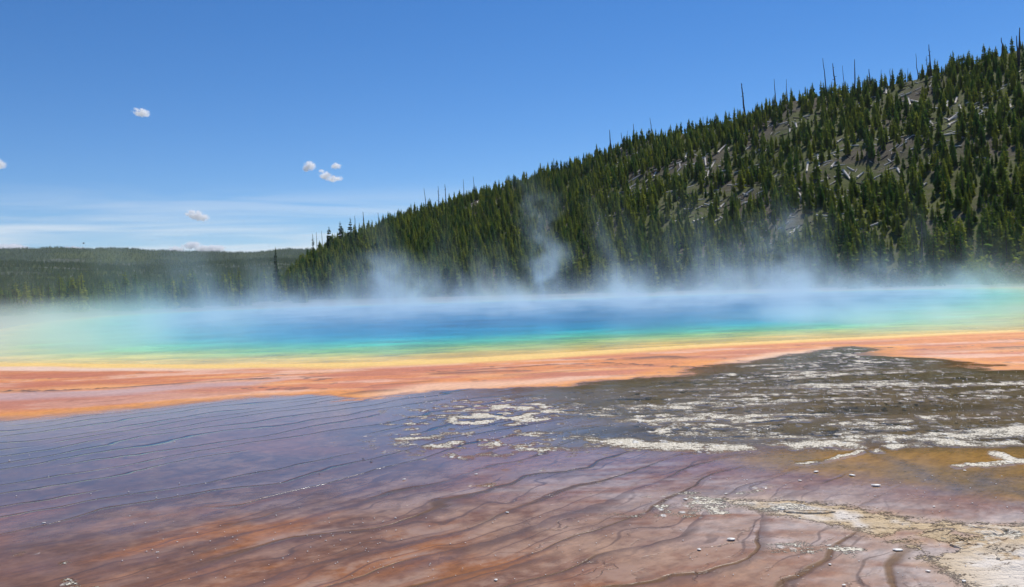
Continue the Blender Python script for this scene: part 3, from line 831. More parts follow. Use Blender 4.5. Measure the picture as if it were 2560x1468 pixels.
ORD = ["first", "second", "third", "fourth", "fifth", "sixth", "seventh", "eighth", "ninth", "tenth", "eleventh", "twelfth", "thirteenth", "fourteenth", "fifteenth", "sixteenth", "seventeenth", "eighteenth", "nineteenth", "twentieth"]
def ordinal(i):
    if i < 20: return ORD[i]
    t, o = divmod(i + 1, 10)
    tens = ["", "", "twenty", "thirty", "forty", "fifty", "sixty", "seventy", "eighty", "ninety"]
    if o == 0: return tens[t][:-1] + "ieth"
    return tens[t] + "-" + ORD[o - 1]

# ------------------------------------------------------------------ fallen logs (positions read off the hillside)
LOGS = [((2270, 247), (2276, 265)), ((2369, 255), (2367, 274)), ((2393, 247), (2388, 261)), ((2398, 265), (2402, 275)), ((2526, 264), (2527, 273)), ((2370, 306), (2397, 285)),
        ((2371, 317), (2390, 306)), ((2376, 302), (2410, 286)), ((2251, 244), (2279, 234)), ((2274, 254), (2298, 258)), ((2214, 223), (2216, 237)), ((2093, 359), (2106, 350)),
        ((2008, 295), (2025, 291)), ((2326, 307), (2330, 315)), ((1763, 451), (1788, 404)), ((1762, 396), (1765, 418)), ((2044, 390), (2048, 420)), ((2020, 409), (2017, 432)),
        ((1862, 378), (1874, 370)), ((1989, 311), (1992, 321)), ((1975, 325), (1974, 333)), ((1714, 397), (1717, 385)), ((1549, 377), (1554, 369)), ((1861, 492), (1884, 476)),
        ((1997, 486), (2004, 495)), ((1795, 384), (1815, 364)), ((1830, 468), (1836, 458)), ((1801, 521), (1811, 511)), ((1733, 558), (1768, 545)), ((1787, 556), (1801, 550)),
        ((1976, 589), (1998, 569)), ((1570, 411), (1572, 402)), ((1635, 444), (1640, 432)), ((2143, 447), (2159, 434)), ((2108, 429), (2126, 451)), ((2243, 425), (2251, 436)),
        ((2078, 421), (2089, 408)), ((2308, 468), (2317, 462)), ((1192, 509), (1204, 498)), ((1205, 520), (1212, 511)), ((1246, 508), (1250, 496)), ((1302, 560), (1306, 545))]
log_pts = [(hill_hit(*a), hill_hit(*b)) for a, b in LOGS]
# open, rocky or grassy patches on the slope: pixel, reach in azimuth (m), reach uphill (m), how bare
PATCH = [((1790, 400), 14, 26, .8), ((1960, 318), 16, 22, .85), ((2110, 400), 20, 26, .75), ((2180, 430), 22, 16, .6), ((1730, 490), 16, 26, .65), ((1880, 470), 16, 18, .55), ((2010, 560), 16, 16, .6), ((1200, 510), 14, 22, .6),
         ((1250, 470), 10, 14, .7), ((2260, 235), 20, 14, .7), ((2390, 300), 12, 16, .6), ((1560, 395), 14, 16, .6), ((1680, 430), 14, 18, .6), ((1520, 540), 10, 26, .5), ((2500, 250), 16, 20, .4), ((1580, 480), 8, 20, .5)]
patch_pts = [(hill_hit(*p), a, b, k) for p, a, b, k in PATCH]

# ------------------------------------------------------------------ where the trees stand
rng = np.random.default_rng(7)
step = 2.45
gx, gy = np.meshgrid(np.arange(-190, 330, step), np.arange(120, 560, step))
gx = (gx + rng.uniform(-.5, .5, gx.shape) * step * 1.1).ravel(); gy = (gy + rng.uniform(-.5, .5, gy.shape) * step * 1.1).ravel()
tz, tt = hill_z(gx, gy)
tth, trr = np.arctan2(gx, gy), np.hypot(gx, gy)
keepm = (tt > 0.0) & (tt < 1.10) & (tth > _az[1]) & (tth < AZ(2900))
p_keep = 0.86 + 0.30 * fbm(gx / 30, gy / 30, 81, 3) - 0.25 * sm(0.88, 1.05, tt)
for (q, ra, rb, k) in patch_pts:
    qa, qr = math.atan2(q[0], q[1]), math.hypot(q[0], q[1])
    e = ((tth - qa) * qr / ra) ** 2 + ((trr - qr) / rb) ** 2
    p_keep = p_keep - k * .86 * np.exp(-e * 2.1)
for (a, b) in log_pts:
    c = (a + b) / 2
    half = 0.5 * np.hypot(a[0] - b[0], a[1] - b[1]) + 1.6
    qa, qr = math.atan2(c[0], c[1]), math.hypot(c[0], c[1])
    lat = 0.5 * abs(math.atan2(a[0], a[1]) - math.atan2(b[0], b[1])) * qr + 0.7
    p_keep = np.where((np.abs(tth - qa) * qr < lat) & (trr < qr + 3) & (trr > qr - 11), 0, p_keep)
keepm &= rng.random(gx.shape) < p_keep
tx, ty, tz, tt, tth, trr = gx[keepm], gy[keepm], tz[keepm], tt[keepm], tth[keepm], trr[keepm]
th_ = (2.6 + 4.0 * rng.random(tx.size) ** 1.3) * (1 + 0.16 * fbm(tx / 40, ty / 40, 83, 2)) * np.interp(tth, [_az[2], _az[6], _az[-1]], [1.5, 1.12, 1.0])
th_ *= 1 + 0.35 * sm(0.15, 0.0, tt)
th_ = np.where(rng.random(tx.size) < 0.12, th_ * 0.55, th_)
# the flat left of the hill, behind the pool
fx = rng.uniform(-150, 0, 1500); fy = rng.uniform(135, 345, 1500)
fth_ = np.arctan2(fx, fy); frr = np.hypot(fx, fy)
_, ft = hill_z(fx, fy)
lim = np.interp(fth_, [AZ(-100), AZ(150), AZ(300), AZ(480), AZ(700)], [205, 195, 168, 175, 185])
km = (frr > lim) & (fth_ > AZ(-150)) & (fth_ < AZ(760)) & ((fth_ < AZ(640)) | (fth_ > AZ(735)) | (frr > 300)) & ((ft < 0) | (fth_ < _az[1])) & (rng.random(1500) < 0.35 + 0.5 * sm(-0.2, 0.3, fbm(fx / 25, fy / 25, 84, 3)) + 0.5 * sm(lim + 25, lim, frr))
fx, fy, fth_, frr = fx[km], fy[km], fth_[km], frr[km]
fh = rng.uniform(4.0, 8.5, fx.size)
TX, TY, TZ = np.concatenate([tx, fx]), np.concatenate([ty, fy]), np.concatenate([tz, np.full(fx.size, -0.3)])
TH, TT = np.concatenate([th_, fh]), np.concatenate([tt, np.full(fx.size, -1.0)])
TZ = TZ - 0.15
KIND = rng.integers(0, len(PINES), TX.size)
ROT = rng.uniform(0, 6.28, TX.size)
UB, VB = project(np.stack([TX, TY, TZ], 1))
UT, VT = project(np.stack([TX, TY, TZ + TH], 1))
inview = (UB > -25) & (UB < 2585)
# front row: the nearest tree in each narrow slice of the view; skyline: the tree that tops each slice
single = np.zeros(TX.size, bool)
rr_t = np.hypot(TX, TY)
front, sky_i = [], []
for b in np.arange(0, 2560, 15.5):
    k = np.where(inview & (UB >= b) & (UB < b + 15.5) & (rr_t < 345) & (TH > 4.5))[0]
    if len(k):
        i = k[np.argmin(rr_t[k])]; front.append(i); single[i] = True
for b in np.arange(745, 2560, 13.5):
    k = np.where(inview & (UT >= b) & (UT < b + 13.5) & (TT > 0.55) & ~single)[0]
    if len(k):
        i = k[np.argmin(VT[k])]; sky_i.append(i); single[i] = True
print("trees", TX.size, "front", len(front), "skyline", len(sky_i), time.time() - T0)

# ------------------------------------------------------------------ snags on the skyline
# (top pixel, base pixel, thickness, branchy, words)
SNAGS = [((1854, 208), (1864, 310), .42, 1, "thick black snag leaning left with stubby twigs, tallest on the open shoulder"), ((1936, 197), (1941, 250), .22, 0, "thin bare snag left of a shorter one, above dense pines"),
         ((1965, 199), (1968, 235), .18, 0, "short thin snag just left of the crest's thick clump of pines"), ((2057, 146), (2069, 232), .24, 0, "tall slim snag leaning left, first of four above the pine clump"),
         ((2081, 159), (2090, 215), .34, 1, "stout leaning snag, second of four above the pine clump"), ((2107, 163), (2112, 205), .15, 0, "faint thin snag, third of four above the pine clump"),
         ((2136, 149), (2137, 250), .30, 0, "straight upright snag standing alone in a skyline gap"), ((2172, 173), (2176, 215), .32, 0, "short thick snag rising behind a broad yellowish pine"),
         ((2203, 174), (2203, 200), .15, 0, "needle-thin snag over a small skyline pine, left of its twin"), ((2225, 172), (2225, 200), .18, 0, "needle-thin snag over a small skyline pine, right of its twin"),
         ((2271, 170), (2268, 205), .12, 0, "very thin pale snag leaning right over the crest gap"), ((2290, 134), (2295, 175), .16, 0, "thin left-leaning snag above a dense pair of crest pines"),
         ((2323, 111), (2328, 190), .28, 1, "tall twiggy snag, taller one of a close pair on the crest"), ((2317, 140), (2320, 192), .16, 1, "slender snag, shorter one of a close pair on the crest"),
         ((2502, 95), (2508, 145), .30, 0, "left-leaning dark snag beside a full pine near the right edge"), ((2540, 90), (2546, 158), .30, 0, "dark snag second from the right edge on the skyline"),
         ((2550, 69), (2547, 165), .38, 0, "tallest snag at the right edge, leaning slightly right"), ((2156, 201), (2157, 226), .22, 0, "short stump-like snag on the bare crest beside a pale stub"),
         ((1524, 325), (1528, 385), .34, 0, "upright snag at the grassy dip, first of three"), ((1553, 331), (1558, 370), .24, 0, "leaning snag at the grassy dip, second of three"),
         ((1569, 327), (1569, 356), .15, 0, "thin snag above a small pine at the grassy dip"), ((1583, 310), (1587, 350), .26, 0, "leaning snag rising behind a dark pine, right of the grassy dip"),
         ((1625, 294), (1632, 325), .22, 0, "left-leaning snag above the even row of crest pines"), ((1757, 292), (1757, 318), .18, 0, "short thin snag amid crest pines left of the thick black snag"),
         ((1060, 471), (1066, 510), .24, 0, "thin leaning snag on the lower crest, leftmost before the twiggy pair"), ((1095, 465), (1097, 497), .24, 1, "twiggy snag, left one of a pair on the lower crest"),
         ((1112, 461), (1115, 495), .26, 1, "twiggy snag, right one of a pair on the lower crest"), ((1158, 448), (1160, 478), .20, 0, "faint upright snag on the lower crest, left of a leaning one"),
         ((1183, 442), (1188, 470), .22, 0, "left-leaning snag on the lower crest above dense forest"), ((1384, 396), (1386, 435), .26, 0, "lone thin snag midway along the crest"),
         ((945, 532), (948, 565), .24, 0, "left one of two thin snags low on the hill's left shoulder"), ((958, 535), (961, 560), .18, 0, "right one of two thin snags low on the hill's left shoulder"),
         ((886, 540), (889, 578), .24, 1, "bare twiggy snag between ragged trees on the hill's left end"), ((907, 530), (911, 572), .34, 1, "broken-topped snag with crooked limbs on the hill's left end"),
         ((790, 580), (793, 615), .20, 0, "left one of two wispy snags beside the narrow spire tree"), ((804, 578), (806, 612), .20, 0, "right one of two wispy snags beside the narrow spire tree")]
def tz_at(p):
    return float(hill_z(np.array([p[0]]), np.array([p[1]]))[0][0])
snag_u = []
for i, ((ut, vt), (ub, vb), th0, br, words) in enumerate(SNAGS):
    p = hill_hit(ub, vb)
    dist = math.hypot(p[0], p[1])
    p[2] = tz_at(p) - 0.3
    d = ray(ut, vt); d = d / math.hypot(d[0], d[1]) * dist
    top = np.array([d[0], d[1], CAM_H + d[2]])
    top[1] += rng.uniform(-0.5, 0.5)
    v = top - p
    r0 = th0 * 1.15
    n = 7
    path = [v * (k / (n - 1)) + np.array([rng.normal(0, .07), rng.normal(0, .07), 0]) * (0 < k < n - 1) for k in range(n)]
    tv, tf = tube(path, [r0 * (1 - 0.72 * k / (n - 1)) for k in range(n)], 7)
    e = obj("snag", None, label=words, cat="dead tree", group="dead snags along the hill's skyline", loc=p)
    obj("trunk", mesh_np("trunk", tv, tf, M_SNAG, True), e)
    if br:
        for k in range(11):
            f = rng.uniform(0.3, 0.97)
            a = rng.uniform(0, 6.28)
            L = rng.uniform(0.5, 1.5) * (1.25 - f)
            q, w = tube([(0, 0, 0), (math.cos(a) * L * .6, math.sin(a) * L * .6, L * .1), (math.cos(a) * L, math.sin(a) * L, L * rng.uniform(-.1, .5))], [r0 * .30, r0 * .22, r0 * .1], 4)
            obj("branch", mesh_np("branch", q, w, M_SNAG), e, loc=v * f)
    snag_u.append((ut, i))
# bare trunks standing lower down among the trees
for (ut, vt), (ub, vb), r0, words in (((1425, 640), (1426, 690), .16, "pale bare trunk among the lower pines, behind the tall steam plume's right side"), ((2304, 555), (2306, 668), .20, "slim bare trunk standing in front of the lower forest on the right"),
                                      ((1896, 640), (1893, 700), .12, "short grey bare trunk at the forest foot, right half")):
    p = hill_hit(ub, min(vb, 684 if ub > 1800 else 690)); p[2] = tz_at(p) - 0.2
    dist = math.hypot(p[0], p[1]) - 6
    p *= np.array([dist / (dist + 6)] * 2 + [1]); p[2] = tz_at(p) - 0.2
    d = ray(ut, vt); d = d / math.hypot(d[0], d[1]) * dist
    v = np.array([d[0], d[1], CAM_H + d[2]]) - p
    tv, tf = tube([v * k / 5 for k in range(6)], [r0 * (1 - .13 * k) for k in range(6)], 6)
    e = obj("bare_trunk", None, label=words, cat="dead tree", loc=p)
    obj("trunk", mesh_np("trunk", tv, tf, M_BARK, True), e)

# ------------------------------------------------------------------ individual pines
def pine_thing(name, kind, loc, h, rz, label, group, widen=1.0):
    e = obj(name, None, label=label, cat="pine tree", group=group, loc=loc)
    e.rotation_euler = (0, 0, rz)
    e.scale = (h * widen, h * widen, h)
    obj("crown", PINES[kind]["crown"], e); obj("trunk", PINES[kind]["trunk"], e)
    return e

marks_sky = [(700, "lone tall spruce at the hill's left foot"), (822, "broad tree on the hill's left end"), (907, "broken-topped snag on the hill's left end"), (1060, "lower crest's leftmost thin leaning snag"), (1188, "lower crest's left-leaning snag"),
             (1384, "crest's lone midway snag"), (1524, "upright snag at the grassy dip"), (1632, "leaning snag over the even crest row"), (1757, "short snag amid the crest pines"), (1864, "thick black snag"), (1968, "short thin snag beside the crest clump"),
             (2069, "tall slim snag leaning left"), (2137, "straight snag alone in the gap"), (2225, "needle-thin twin snags"), (2323, "close pair of crest snags"), (2430, "pale tumbled logs high on the slope"), (2505, "left-leaning snag near the right edge")]
sky_i.sort(key=lambda i: UT[i])
cnt = {}
for i in sky_i:
    k = max((j for j, (u, w) in enumerate(marks_sky) if u <= UT[i]), default=0)
    cnt[k] = cnt.get(k, -1) + 1
    pine_thing("pine_tree", int(KIND[i]), (TX[i], TY[i], TZ[i]), TH[i], ROT[i], f"{ordinal(cnt[k])} skyline pine right of the {marks_sky[k][1]}", "pines along the hill's skyline")
marks_front = [(0, "photo's left edge"), (190, "bare white bank at the left"), (420, "small thin plume over the far left shore"), (690, "lone tall spruce"), (890, "left end of the thick steam"), (1060, "pale puff over the pool's middle"), (1390, "tallest steam plume"),
               (1560, "low puff right of the tallest plume"), (1760, "grey rocky opening on the slope"), (1980, "plume rising past the bare patch"), (2190, "whitish puff at the right shore"), (2306, "slim bare trunk"), (2400, "yellow-green leaning shrub")]
front.sort(key=lambda i: UB[i])
cnt = {}
for i in front:
    k = max((j for j, (u, w) in enumerate(marks_front) if u <= max(UB[i], 0)), default=0)
    cnt[k] = cnt.get(k, -1) + 1
    pine_thing("pine_tree", int(KIND[i]), (TX[i], TY[i], TZ[i]), TH[i], ROT[i], f"{ordinal(cnt[k])} front-row pine right of the {marks_front[k][1]}", "front row of pines behind the spring")

rest = ~single & (UB > -400) & (UB < 2960)
coll = hidden_collection("pine", [p["both"] for p in PINES])
scatter("pine_forest", np.stack([TX, TY, TZ], 1)[rest], TH[rest], np.stack([0 * ROT, 0 * ROT, ROT], 1)[rest], KIND[rest], coll)

# special trees at the hill's left end
def special(name, seed, u, vt, dist, words, rmax, sparse, whorls, z0=.06, mat=None, vb=None):
    d = ray(u, vt); d = d / math.hypot(d[0], d[1]) * dist
    z0_ = max(0.0, float(hill_z(np.array([d[0]]), np.array([d[1]]))[0][0])) - .3
    h = CAM_H + d[2] - z0_
    (cv, cf), (tv, tf) = pine_geo(seed, rmax, z0, whorls, sparse=sparse)
    e = obj(name, None, label=words, cat="conifer", loc=(d[0], d[1], z0_))
    obj("crown", mesh_np("crown", cv * h, cf, mat or M_DARKPINE), e); obj("trunk", mesh_np("trunk", tv * h, tf, M_BARK, True), e)
special("spruce_tree", 301, 688, 616, 235, "lone tall narrow dark spruce standing apart at the hill's left foot", .085, .10, 44)
special("spruce_tree", 302, 822, 566, 425, "broad full conifer on the skyline at the hill's left end", .20, .1, 26)
special("spruce_tree", 303, 782, 583, 410, "narrow spire-like conifer left of two wispy snags", .085, .18, 30)
special("spruce_tree", 304, 851, 553, 430, "ragged half-bare conifer right of the broad skyline tree", .16, .45, 24, .3)
special("spruce_tree", 305, 874, 543, 430, "tall ragged conifer beside the bare twiggy snag", .13, .35, 26, .2)
special("spruce_tree", 306, 562, 690, 255, "dark upright conifer, tallest of the cluster before the far forest", .12, .1, 30)
special("spruce_tree", 307, 573, 692, 262, "dark conifer close right of the cluster's tallest", .12, .1, 30)
special("spruce_tree", 308, 543, 697, 250, "reddish-brown edged conifer at the cluster's left side", .13, .25, 26)

# ------------------------------------------------------------------ fallen logs
words_l = {14: "long pale log slanting steeply on the rocky opening, longest in view", 15: "short pale log leaning beside the longest log's upper end", 16: "bright upright-pointing log below the crest, right of the rocky opening", 17: "dull whitish log left of the bright upright-pointing log",
           0: "white log pointing downhill on the upper right slope", 1: "white log pointing straight downhill, left one of two near the tumbled logs", 2: "white log tilted right, right one of two near the tumbled logs"}
ref = {0: "crest", 1: "upper slope", 2: "middle slope", 3: "lower slope"}
cnt = {}
for i, (a, b) in enumerate(log_pts):
    L = b - a
    ln = np.linalg.norm(L)
    r0 = 0.34 if ln > 5 else 0.30
    up = np.array([0, 0, r0 * 0.9])
    n = 5
    path = [a + L * k / (n - 1) + up for k in range(n)]
    for k in range(n):
        path[k][2] = max(path[k][2], tz_at(path[k]) + r0 * .8)
    o0 = path[0].copy()
    tv, tf = tube([p - o0 for p in path], [r0 * (1.1 - .1 * k) for k in range(n)], 8)
    tf4 = tf + [(0, 1, 2, 3), (0, 3, 4, 5), (0, 5, 6, 7)]
    k4 = (n - 1) * 8
    tf4 += [(k4 + 3, k4 + 2, k4 + 1, k4), (k4 + 5, k4 + 4, k4 + 3, k4), (k4 + 7, k4 + 6, k4 + 5, k4)]
    u = (LOGS[i][0][0] + LOGS[i][1][0]) / 2; v = (LOGS[i][0][1] + LOGS[i][1][1]) / 2
    if i in words_l: w = words_l[i]
    else:
        near_s = min(((abs(u - s[0][0]), s) for s in SNAGS if abs(u - s[0][0]) > 1), key=lambda q: q[0])[1]
        key = "left half" if u < 1700 else "tumbled log pile" if 2365 < u < 2415 else "open rocky shoulder" if 1840 < u < 2030 and v < 400 else "rocky opening" if 1700 < u < 1840 else "right half"
        cnt[key] = cnt.get(key, -1) + 1
        w = {"left half": f"{ordinal(cnt[key])} pale log from the right on the hill's left half", "tumbled log pile": f"{ordinal(cnt[key])} log of the tumbled pile high on the right slope",
             "open rocky shoulder": f"{ordinal(cnt[key])} pale log from the top on the open rocky shoulder", "rocky opening": f"{ordinal(cnt[key])} small log around the long pale log's rocky opening",
             "right half": f"{ordinal(cnt[key])} scattered pale log among pines, right half of the hill"}[key]
    obj("fallen_log", mesh_np("fallen_log", tv, tf4, M_LOG, True), label=w, cat="log", group="fallen logs on the hillside", loc=o0)

# broken wood and rock strewn over the open patches
import itertools
dbp, dbr, dbs, dbi = [], [], [], []
tv, tf = tube([(0, 0, -.5), (.01, 0, 0), (0, .01, .5)], [.07, .06, .04], 5)
deb_log = mesh_np("debris_log", tv, tf, M_LOG, True)
tv, tf = tube([(0, 0, -.5), (.02, 0, 0), (0, .01, .5)], [.06, .05, .04], 5)
deb_dark = mesh_np("debris_dark_log", tv, tf, M_SNAG, True)
for k in range(1400):
    q, ra, rb, kk = patch_pts[rng.integers(0, len(patch_pts))]
    qa, qr = math.atan2(q[0], q[1]) + rng.normal(0, .75) * ra / math.hypot(q[0], q[1]), math.hypot(q[0], q[1]) + rng.normal(0, .75) * rb
    p0 = np.array([qr * math.sin(qa), qr * math.cos(qa)])
    a = rng.uniform(0, 6.28)
    p1 = p0 + np.array([math.cos(a), math.sin(a)]) * .6
    z, t_ = hill_z(np.array([p0[0], p1[0]]), np.array([p0[1], p1[1]]))
    if t_[0] < .05 or t_[0] > 1: continue
    v = Vector((p1[0] - p0[0], p1[1] - p0[1], z[1] - z[0] + rng.normal(0, .06)))
    dbp.append((p0[0], p0[1], z[0] + .12)); dbr.append(tuple(v.to_track_quat('Z', 'Y').to_euler())); dbs.append(rng.uniform(.8, 4.2)); dbi.append(int(rng.random() < .45))
scatter("woody_debris", dbp, dbs, dbr, dbi, hidden_collection("debris", [deb_log, deb_dark]))

# ------------------------------------------------------------------ far forest
fa = rng.uniform(AZ(-250), AZ(860), 26000)
fr0 = np.sqrt(rng.uniform(345 ** 2, 2700 ** 2, 26000))
kx, ky = fr0 * np.sin(fa), fr0 * np.cos(fa)
_, kt = hill_z(kx, ky)
keepf = ((kt < 0) | (kt > 1.8) | (fa < _az[0])) & (rng.random(26000) < 0.45 + 0.6 * fbm(kx / 120, ky / 120, 91, 3))
kx, ky, kr = kx[keepf], ky[keepf], fr0[keepf]
kz = far_z(kx, ky)
n = kx.size
ha = rng.uniform(AZ(-250), AZ(860), 9000); hr_ = rng.uniform(2700, 4600, 9000)
kx, ky = np.concatenate([kx, hr_ * np.sin(ha)]), np.concatenate([ky, hr_ * np.cos(ha)])
kz = far_z(kx, ky)
ks = rng.uniform(6, 12, kx.size)
scatter("far_forest", np.stack([kx, ky, kz], 1), ks, np.stack([0 * kx, 0 * kx, rng.uniform(0, 6.28, kx.size)], 1), rng.integers(0, 3, kx.size), hidden_collection("far_pine", FARP))
print("forest", time.time() - T0)

# ------------------------------------------------------------------ shrubs on the far shore
def bush_geo(seed, n, rx, rz, lean=(0, 0)):
    r = np.random.default_rng(seed)
    V, F = [], []
    lobes = r.normal(0, 1, (7, 3)) * [rx * .45, rx * .45, rz * .18] + [0, 0, rz * .5]
    for i in range(n):
        c = lobes[r.integers(0, 7)] + r.normal(0, 1, 3) * [rx * .22, rx * .22, rz * .16]
        c[2] = abs(c[2])
        c[0] += lean[0] * c[2]; c[1] += lean[1] * c[2]
        s = r.uniform(.12, .26) * min(rx, 1.4)
        a, b = r.normal(0, 1, 3), r.normal(0, 1, 3)
        a /= np.linalg.norm(a); b -= a * (a @ b); b /= np.linalg.norm(b)
        k = len(V)
        V += [c - a * s, c + b * s * .6, c + a * s, c - b * s * .6]; F += [(k, k + 1, k + 2, k + 3)]
    return np.array(V), np.array(F)
SHRUBS = [(2400, 690, 160, 2.6, 4.2, M_YELLOW, (.75, 0), "yellow-green shrub leaning right on the far shore"), (2330, 700, 152, 2.2, 2.0, M_GREENBUSH, (0, 0), "olive shrub just left of the yellow-green leaning shrub"),
          (2130, 705, 150, 2.6, 2.6, M_BRUSH, (0, 0), "grey-pink dry brush at the far shore, left of the whitish puff"), (2240, 700, 152, 3.2, 3.4, M_BRUSH, (.2, 0), "tall grey dry brush between two puffs on the far shore"),
          (2480, 700, 150, 2.4, 2.8, M_GREENBUSH, (0, 0), "green shrub right of the yellow-green leaning shrub"), (2548, 702, 146, 2.6, 3.0, M_BRUSH, (0, 0), "dry brush at the photo's right edge on the far shore"),
          (1600, 722, 170, 3.0, 1.4, M_GREENBUSH, (0, 0), "low green shrub where the shore shows between steam puffs"), (60, 780, 175, 3.2, 2.2, M_BRUSH, (0, 0), "grey brush on the pale bank at the far left"),
          (150, 775, 180, 3.0, 2.4, M_GREENBUSH, (0, 0), "dull green shrub on the pale bank at the far left"), (20, 782, 172, 2.6, 2.0, M_GREENBUSH, (0, 0), "leftmost dull shrub on the pale bank")]
for i, (u, v, dist, rx, rz, mt, lean, words) in enumerate(SHRUBS):
    d = ray(u, 734); d = d / math.hypot(d[0], d[1]) * dist
    bv, bf = bush_geo(400 + i, 520, rx, rz, lean)
    e = obj("shrub", None, label=words, cat="shrub", loc=(d[0], d[1], -0.05))
    obj("foliage", mesh_np("foliage", bv, bf, mt), e)
    tv, tf = tube([(0, 0, -.1), (lean[0] * rz * .3, 0, rz * .35), (lean[0] * rz * .6, 0, rz * .7)], [.09, .06, .02], 5)
    obj("stem", mesh_np("stem", tv, tf, M_BARK), e)

# ------------------------------------------------------------------ stones and sinter slabs in the foreground
def stone_mesh(seed, flat=.5, k=2):
    import bmesh
    b = bmesh.new()
    bmesh.ops.create_icosphere(b, subdivisions=k, radius=1.0)
    r = np.random.default_rng(seed)
    o = r.uniform(0, 50, 3)
    for v in b.verts:
        n_ = 1 + .28 * float(noise(np.array([v.co.x * 1.3 + o[0]]), np.array([v.co.y * 1.3 + v.co.z + o[1]]), seed)[0]) + r.uniform(-.07, .07)
        v.co *= n_
        v.co.z = max(v.co.z * flat, -.25 * flat)
    me = bpy.data.meshes.new("stone"); b.to_mesh(me); b.free()
    return me
m = N("sinter_stone")
P = m.n("TexCoord").outputs["Object"]
q = m.noise(P, 3.0, 5, .65)
m.set(m.out.inputs["Surface"], m.bsdf(Base_Color=m.mix(m.ramp(q, .35, .65), (.60, .54, .45, 1), (.90, .87, .82, 1)), Roughness=.5).outputs[0])
M_STONE = m.m
m = N("dark_stone")
P = m.n("TexCoord").outputs["Object"]
m.set(m.out.inputs["Surface"], m.bsdf(Base_Color=m.mix(m.noise(P, 3.0, 5, .65), (.03, .024, .02, 1), (.12, .09, .07, 1)), Roughness=.5).outputs[0])
M_DSTONE = m.m
st_me = [stone_mesh(500 + i, .5) for i in range(6)]
for s in st_me[:5]: s.materials.append(M_STONE)
st_me[5].materials.append(M_DSTONE)
STONES = [(2245, 1378, 24, 0, "white elongated sinter chip lying alone above the bottom edge, right of centre"), (1748, 1376, 14, 1, "small pale chip left of the elongated white chip"), (1828, 1351, 24, 2, "flat white chip on the rose mat with an orange streak beside it"),
          (1714, 1250, 14, 3, "rounded pale pebble alone on the mauve mat"), (1815, 1236, 9, 4, "tiny white pebble right of the rounded pale pebble"), (2000, 1297, 8, 0, "small white pebble on the grey mat above the rose area"), (1010, 1200, 10, 1, "pale pebble alone on the smooth blue-grey sheet"),
          (1268, 1283, 11, 2, "two-tone pebble at the upper edge of the tan mat"), (799, 1186, 5, 5, "tiny dark pebble on the blue-grey sheet"), (436, 1105, 6, 0, "tiny white pebble between dark rim lines on the left"), (928, 1155, 9, 5, "dark pebble, lower of two left of the crust rafts"),
          (908, 1148, 8, 5, "dark pebble, upper of two left of the crust rafts"), (1240, 1452, 13, 3, "flat white chip near the bottom edge, centre"), (1190, 1187, 9, 4, "white chip on the mauve sheet below the crust rafts"), (2412, 1178, 9, 1, "white chip on the ochre pool's edge"),
          (2110, 1465, 12, 2, "white chip at the bottom edge, right half"), (2130, 1190, 16, 3, "pale flat chip lying in the ochre pool"), (2040, 1181, 14, 4, "white ridge-shaped chip on the ochre pool's left"), (2000, 1203, 10, 0, "small white chip under the ochre pool's left end"),
          (2335, 1268, 8, 1, "tiny white chip on the grey mat between pool and sandy tongue"), (2320, 1430, 13, 2, "white lump in the pale corner's grey hollow"), (2410, 1455, 13, 3, "white lump at the pale corner's left rim"), (110, 1309, 9, 4, "tiny pale chip alone on the rose mat, far left"),
          (2075, 1413, 10, 0, "white chip beside an orange streak near the bottom"), (2190, 1216, 22, 1, "long thin white chip on the grey mat below the ochre pool")]
for i, (u, v, w, k, words) in enumerate(STONES):
    x, y = G(u, v)
    s = max(w / FPX * math.hypot(x, y) / 2 * 1.15, 0.012)
    o = obj("stone", st_me[k], label=words, cat="stone", group="loose sinter stones on the wet mats", loc=(x, y, 0.006 + s * .12))
    o.rotation_euler = (0, 0, (i * 1.7) % 6.28)
    o.scale = (s * .85, s * .6, s * .34)
for s in st_me: s.polygons.foreach_set("use_smooth", np.full(len(s.polygons), True))
# broken sinter plates standing proud of the sandy tongue
def slab(seed, L, W, Hh):
    """thin broken plate: jagged outline, crumbling rim, uneven top"""
    r = np.random.default_rng(seed)
    n = 30
    ang = np.sort(np.arange(n) * 2 * math.pi / n + r.uniform(-.08, .08, n))
    k = 1 + .30 * noise(np.cos(ang) * 1.6 + seed, np.sin(ang) * 1.6, seed) + .22 * noise(np.cos(ang) * 4 + seed, np.sin(ang) * 4, seed + 1) + r.uniform(-.07, .07, n)
    ox, oy = np.cos(ang) * L / 2 * k, np.sin(ang) * W / 2 * k
    V = []
    for f, h0, h1 in ((1.04, -.03, -.03), (1.0, .2, .7), (.86, .5, 1.0), (.55, .6, 1.25), (.2, .5, 1.2)):
        V += list(zip(ox * f, oy * f, r.uniform(h0, h1, n) * (Hh if h0 > 0 else 1)))
    F = [(i * n + j, i * n + (j + 1) % n, (i + 1) * n + (j + 1) % n, (i + 1) * n + j) for i in range(4) for j in range(n)]
    F += [(4 * n, 4 * n + j, 4 * n + j + 1, 4 * n + j + 2) for j in range(1, n - 2, 2)]
    return mesh_np("sinter_slab", V, F, M_STONE, False)
SLABS = [(2025, 1283, .55, .10, .026, -.12, "long white sinter slab with a dark undercut edge on the sandy tongue"), (2460, 1330, .42, .34, .045, -.2, "thick sandy slab at the top of the right-hand crumbly mound"), (2510, 1360, .40, .30, .04, .3, "sandy slab in the middle of the right-hand crumbly mound"),
         (2430, 1370, .32, .24, .035, -.4, "sandy slab at the left of the right-hand crumbly mound"), (2540, 1398, .36, .24, .035, .2, "sandy slab low on the right-hand crumbly mound")]
m = N("sandy_sinter")
P = m.n("NewGeometry").outputs["Position"]
q, q2 = m.noise(P, 12.0, 5, .65), m.noise(P, 45.0, 3, .6)
cc = m.mix(m.ramp(q, .35, .65), (.50, .35, .19, 1), (.74, .64, .50, 1))
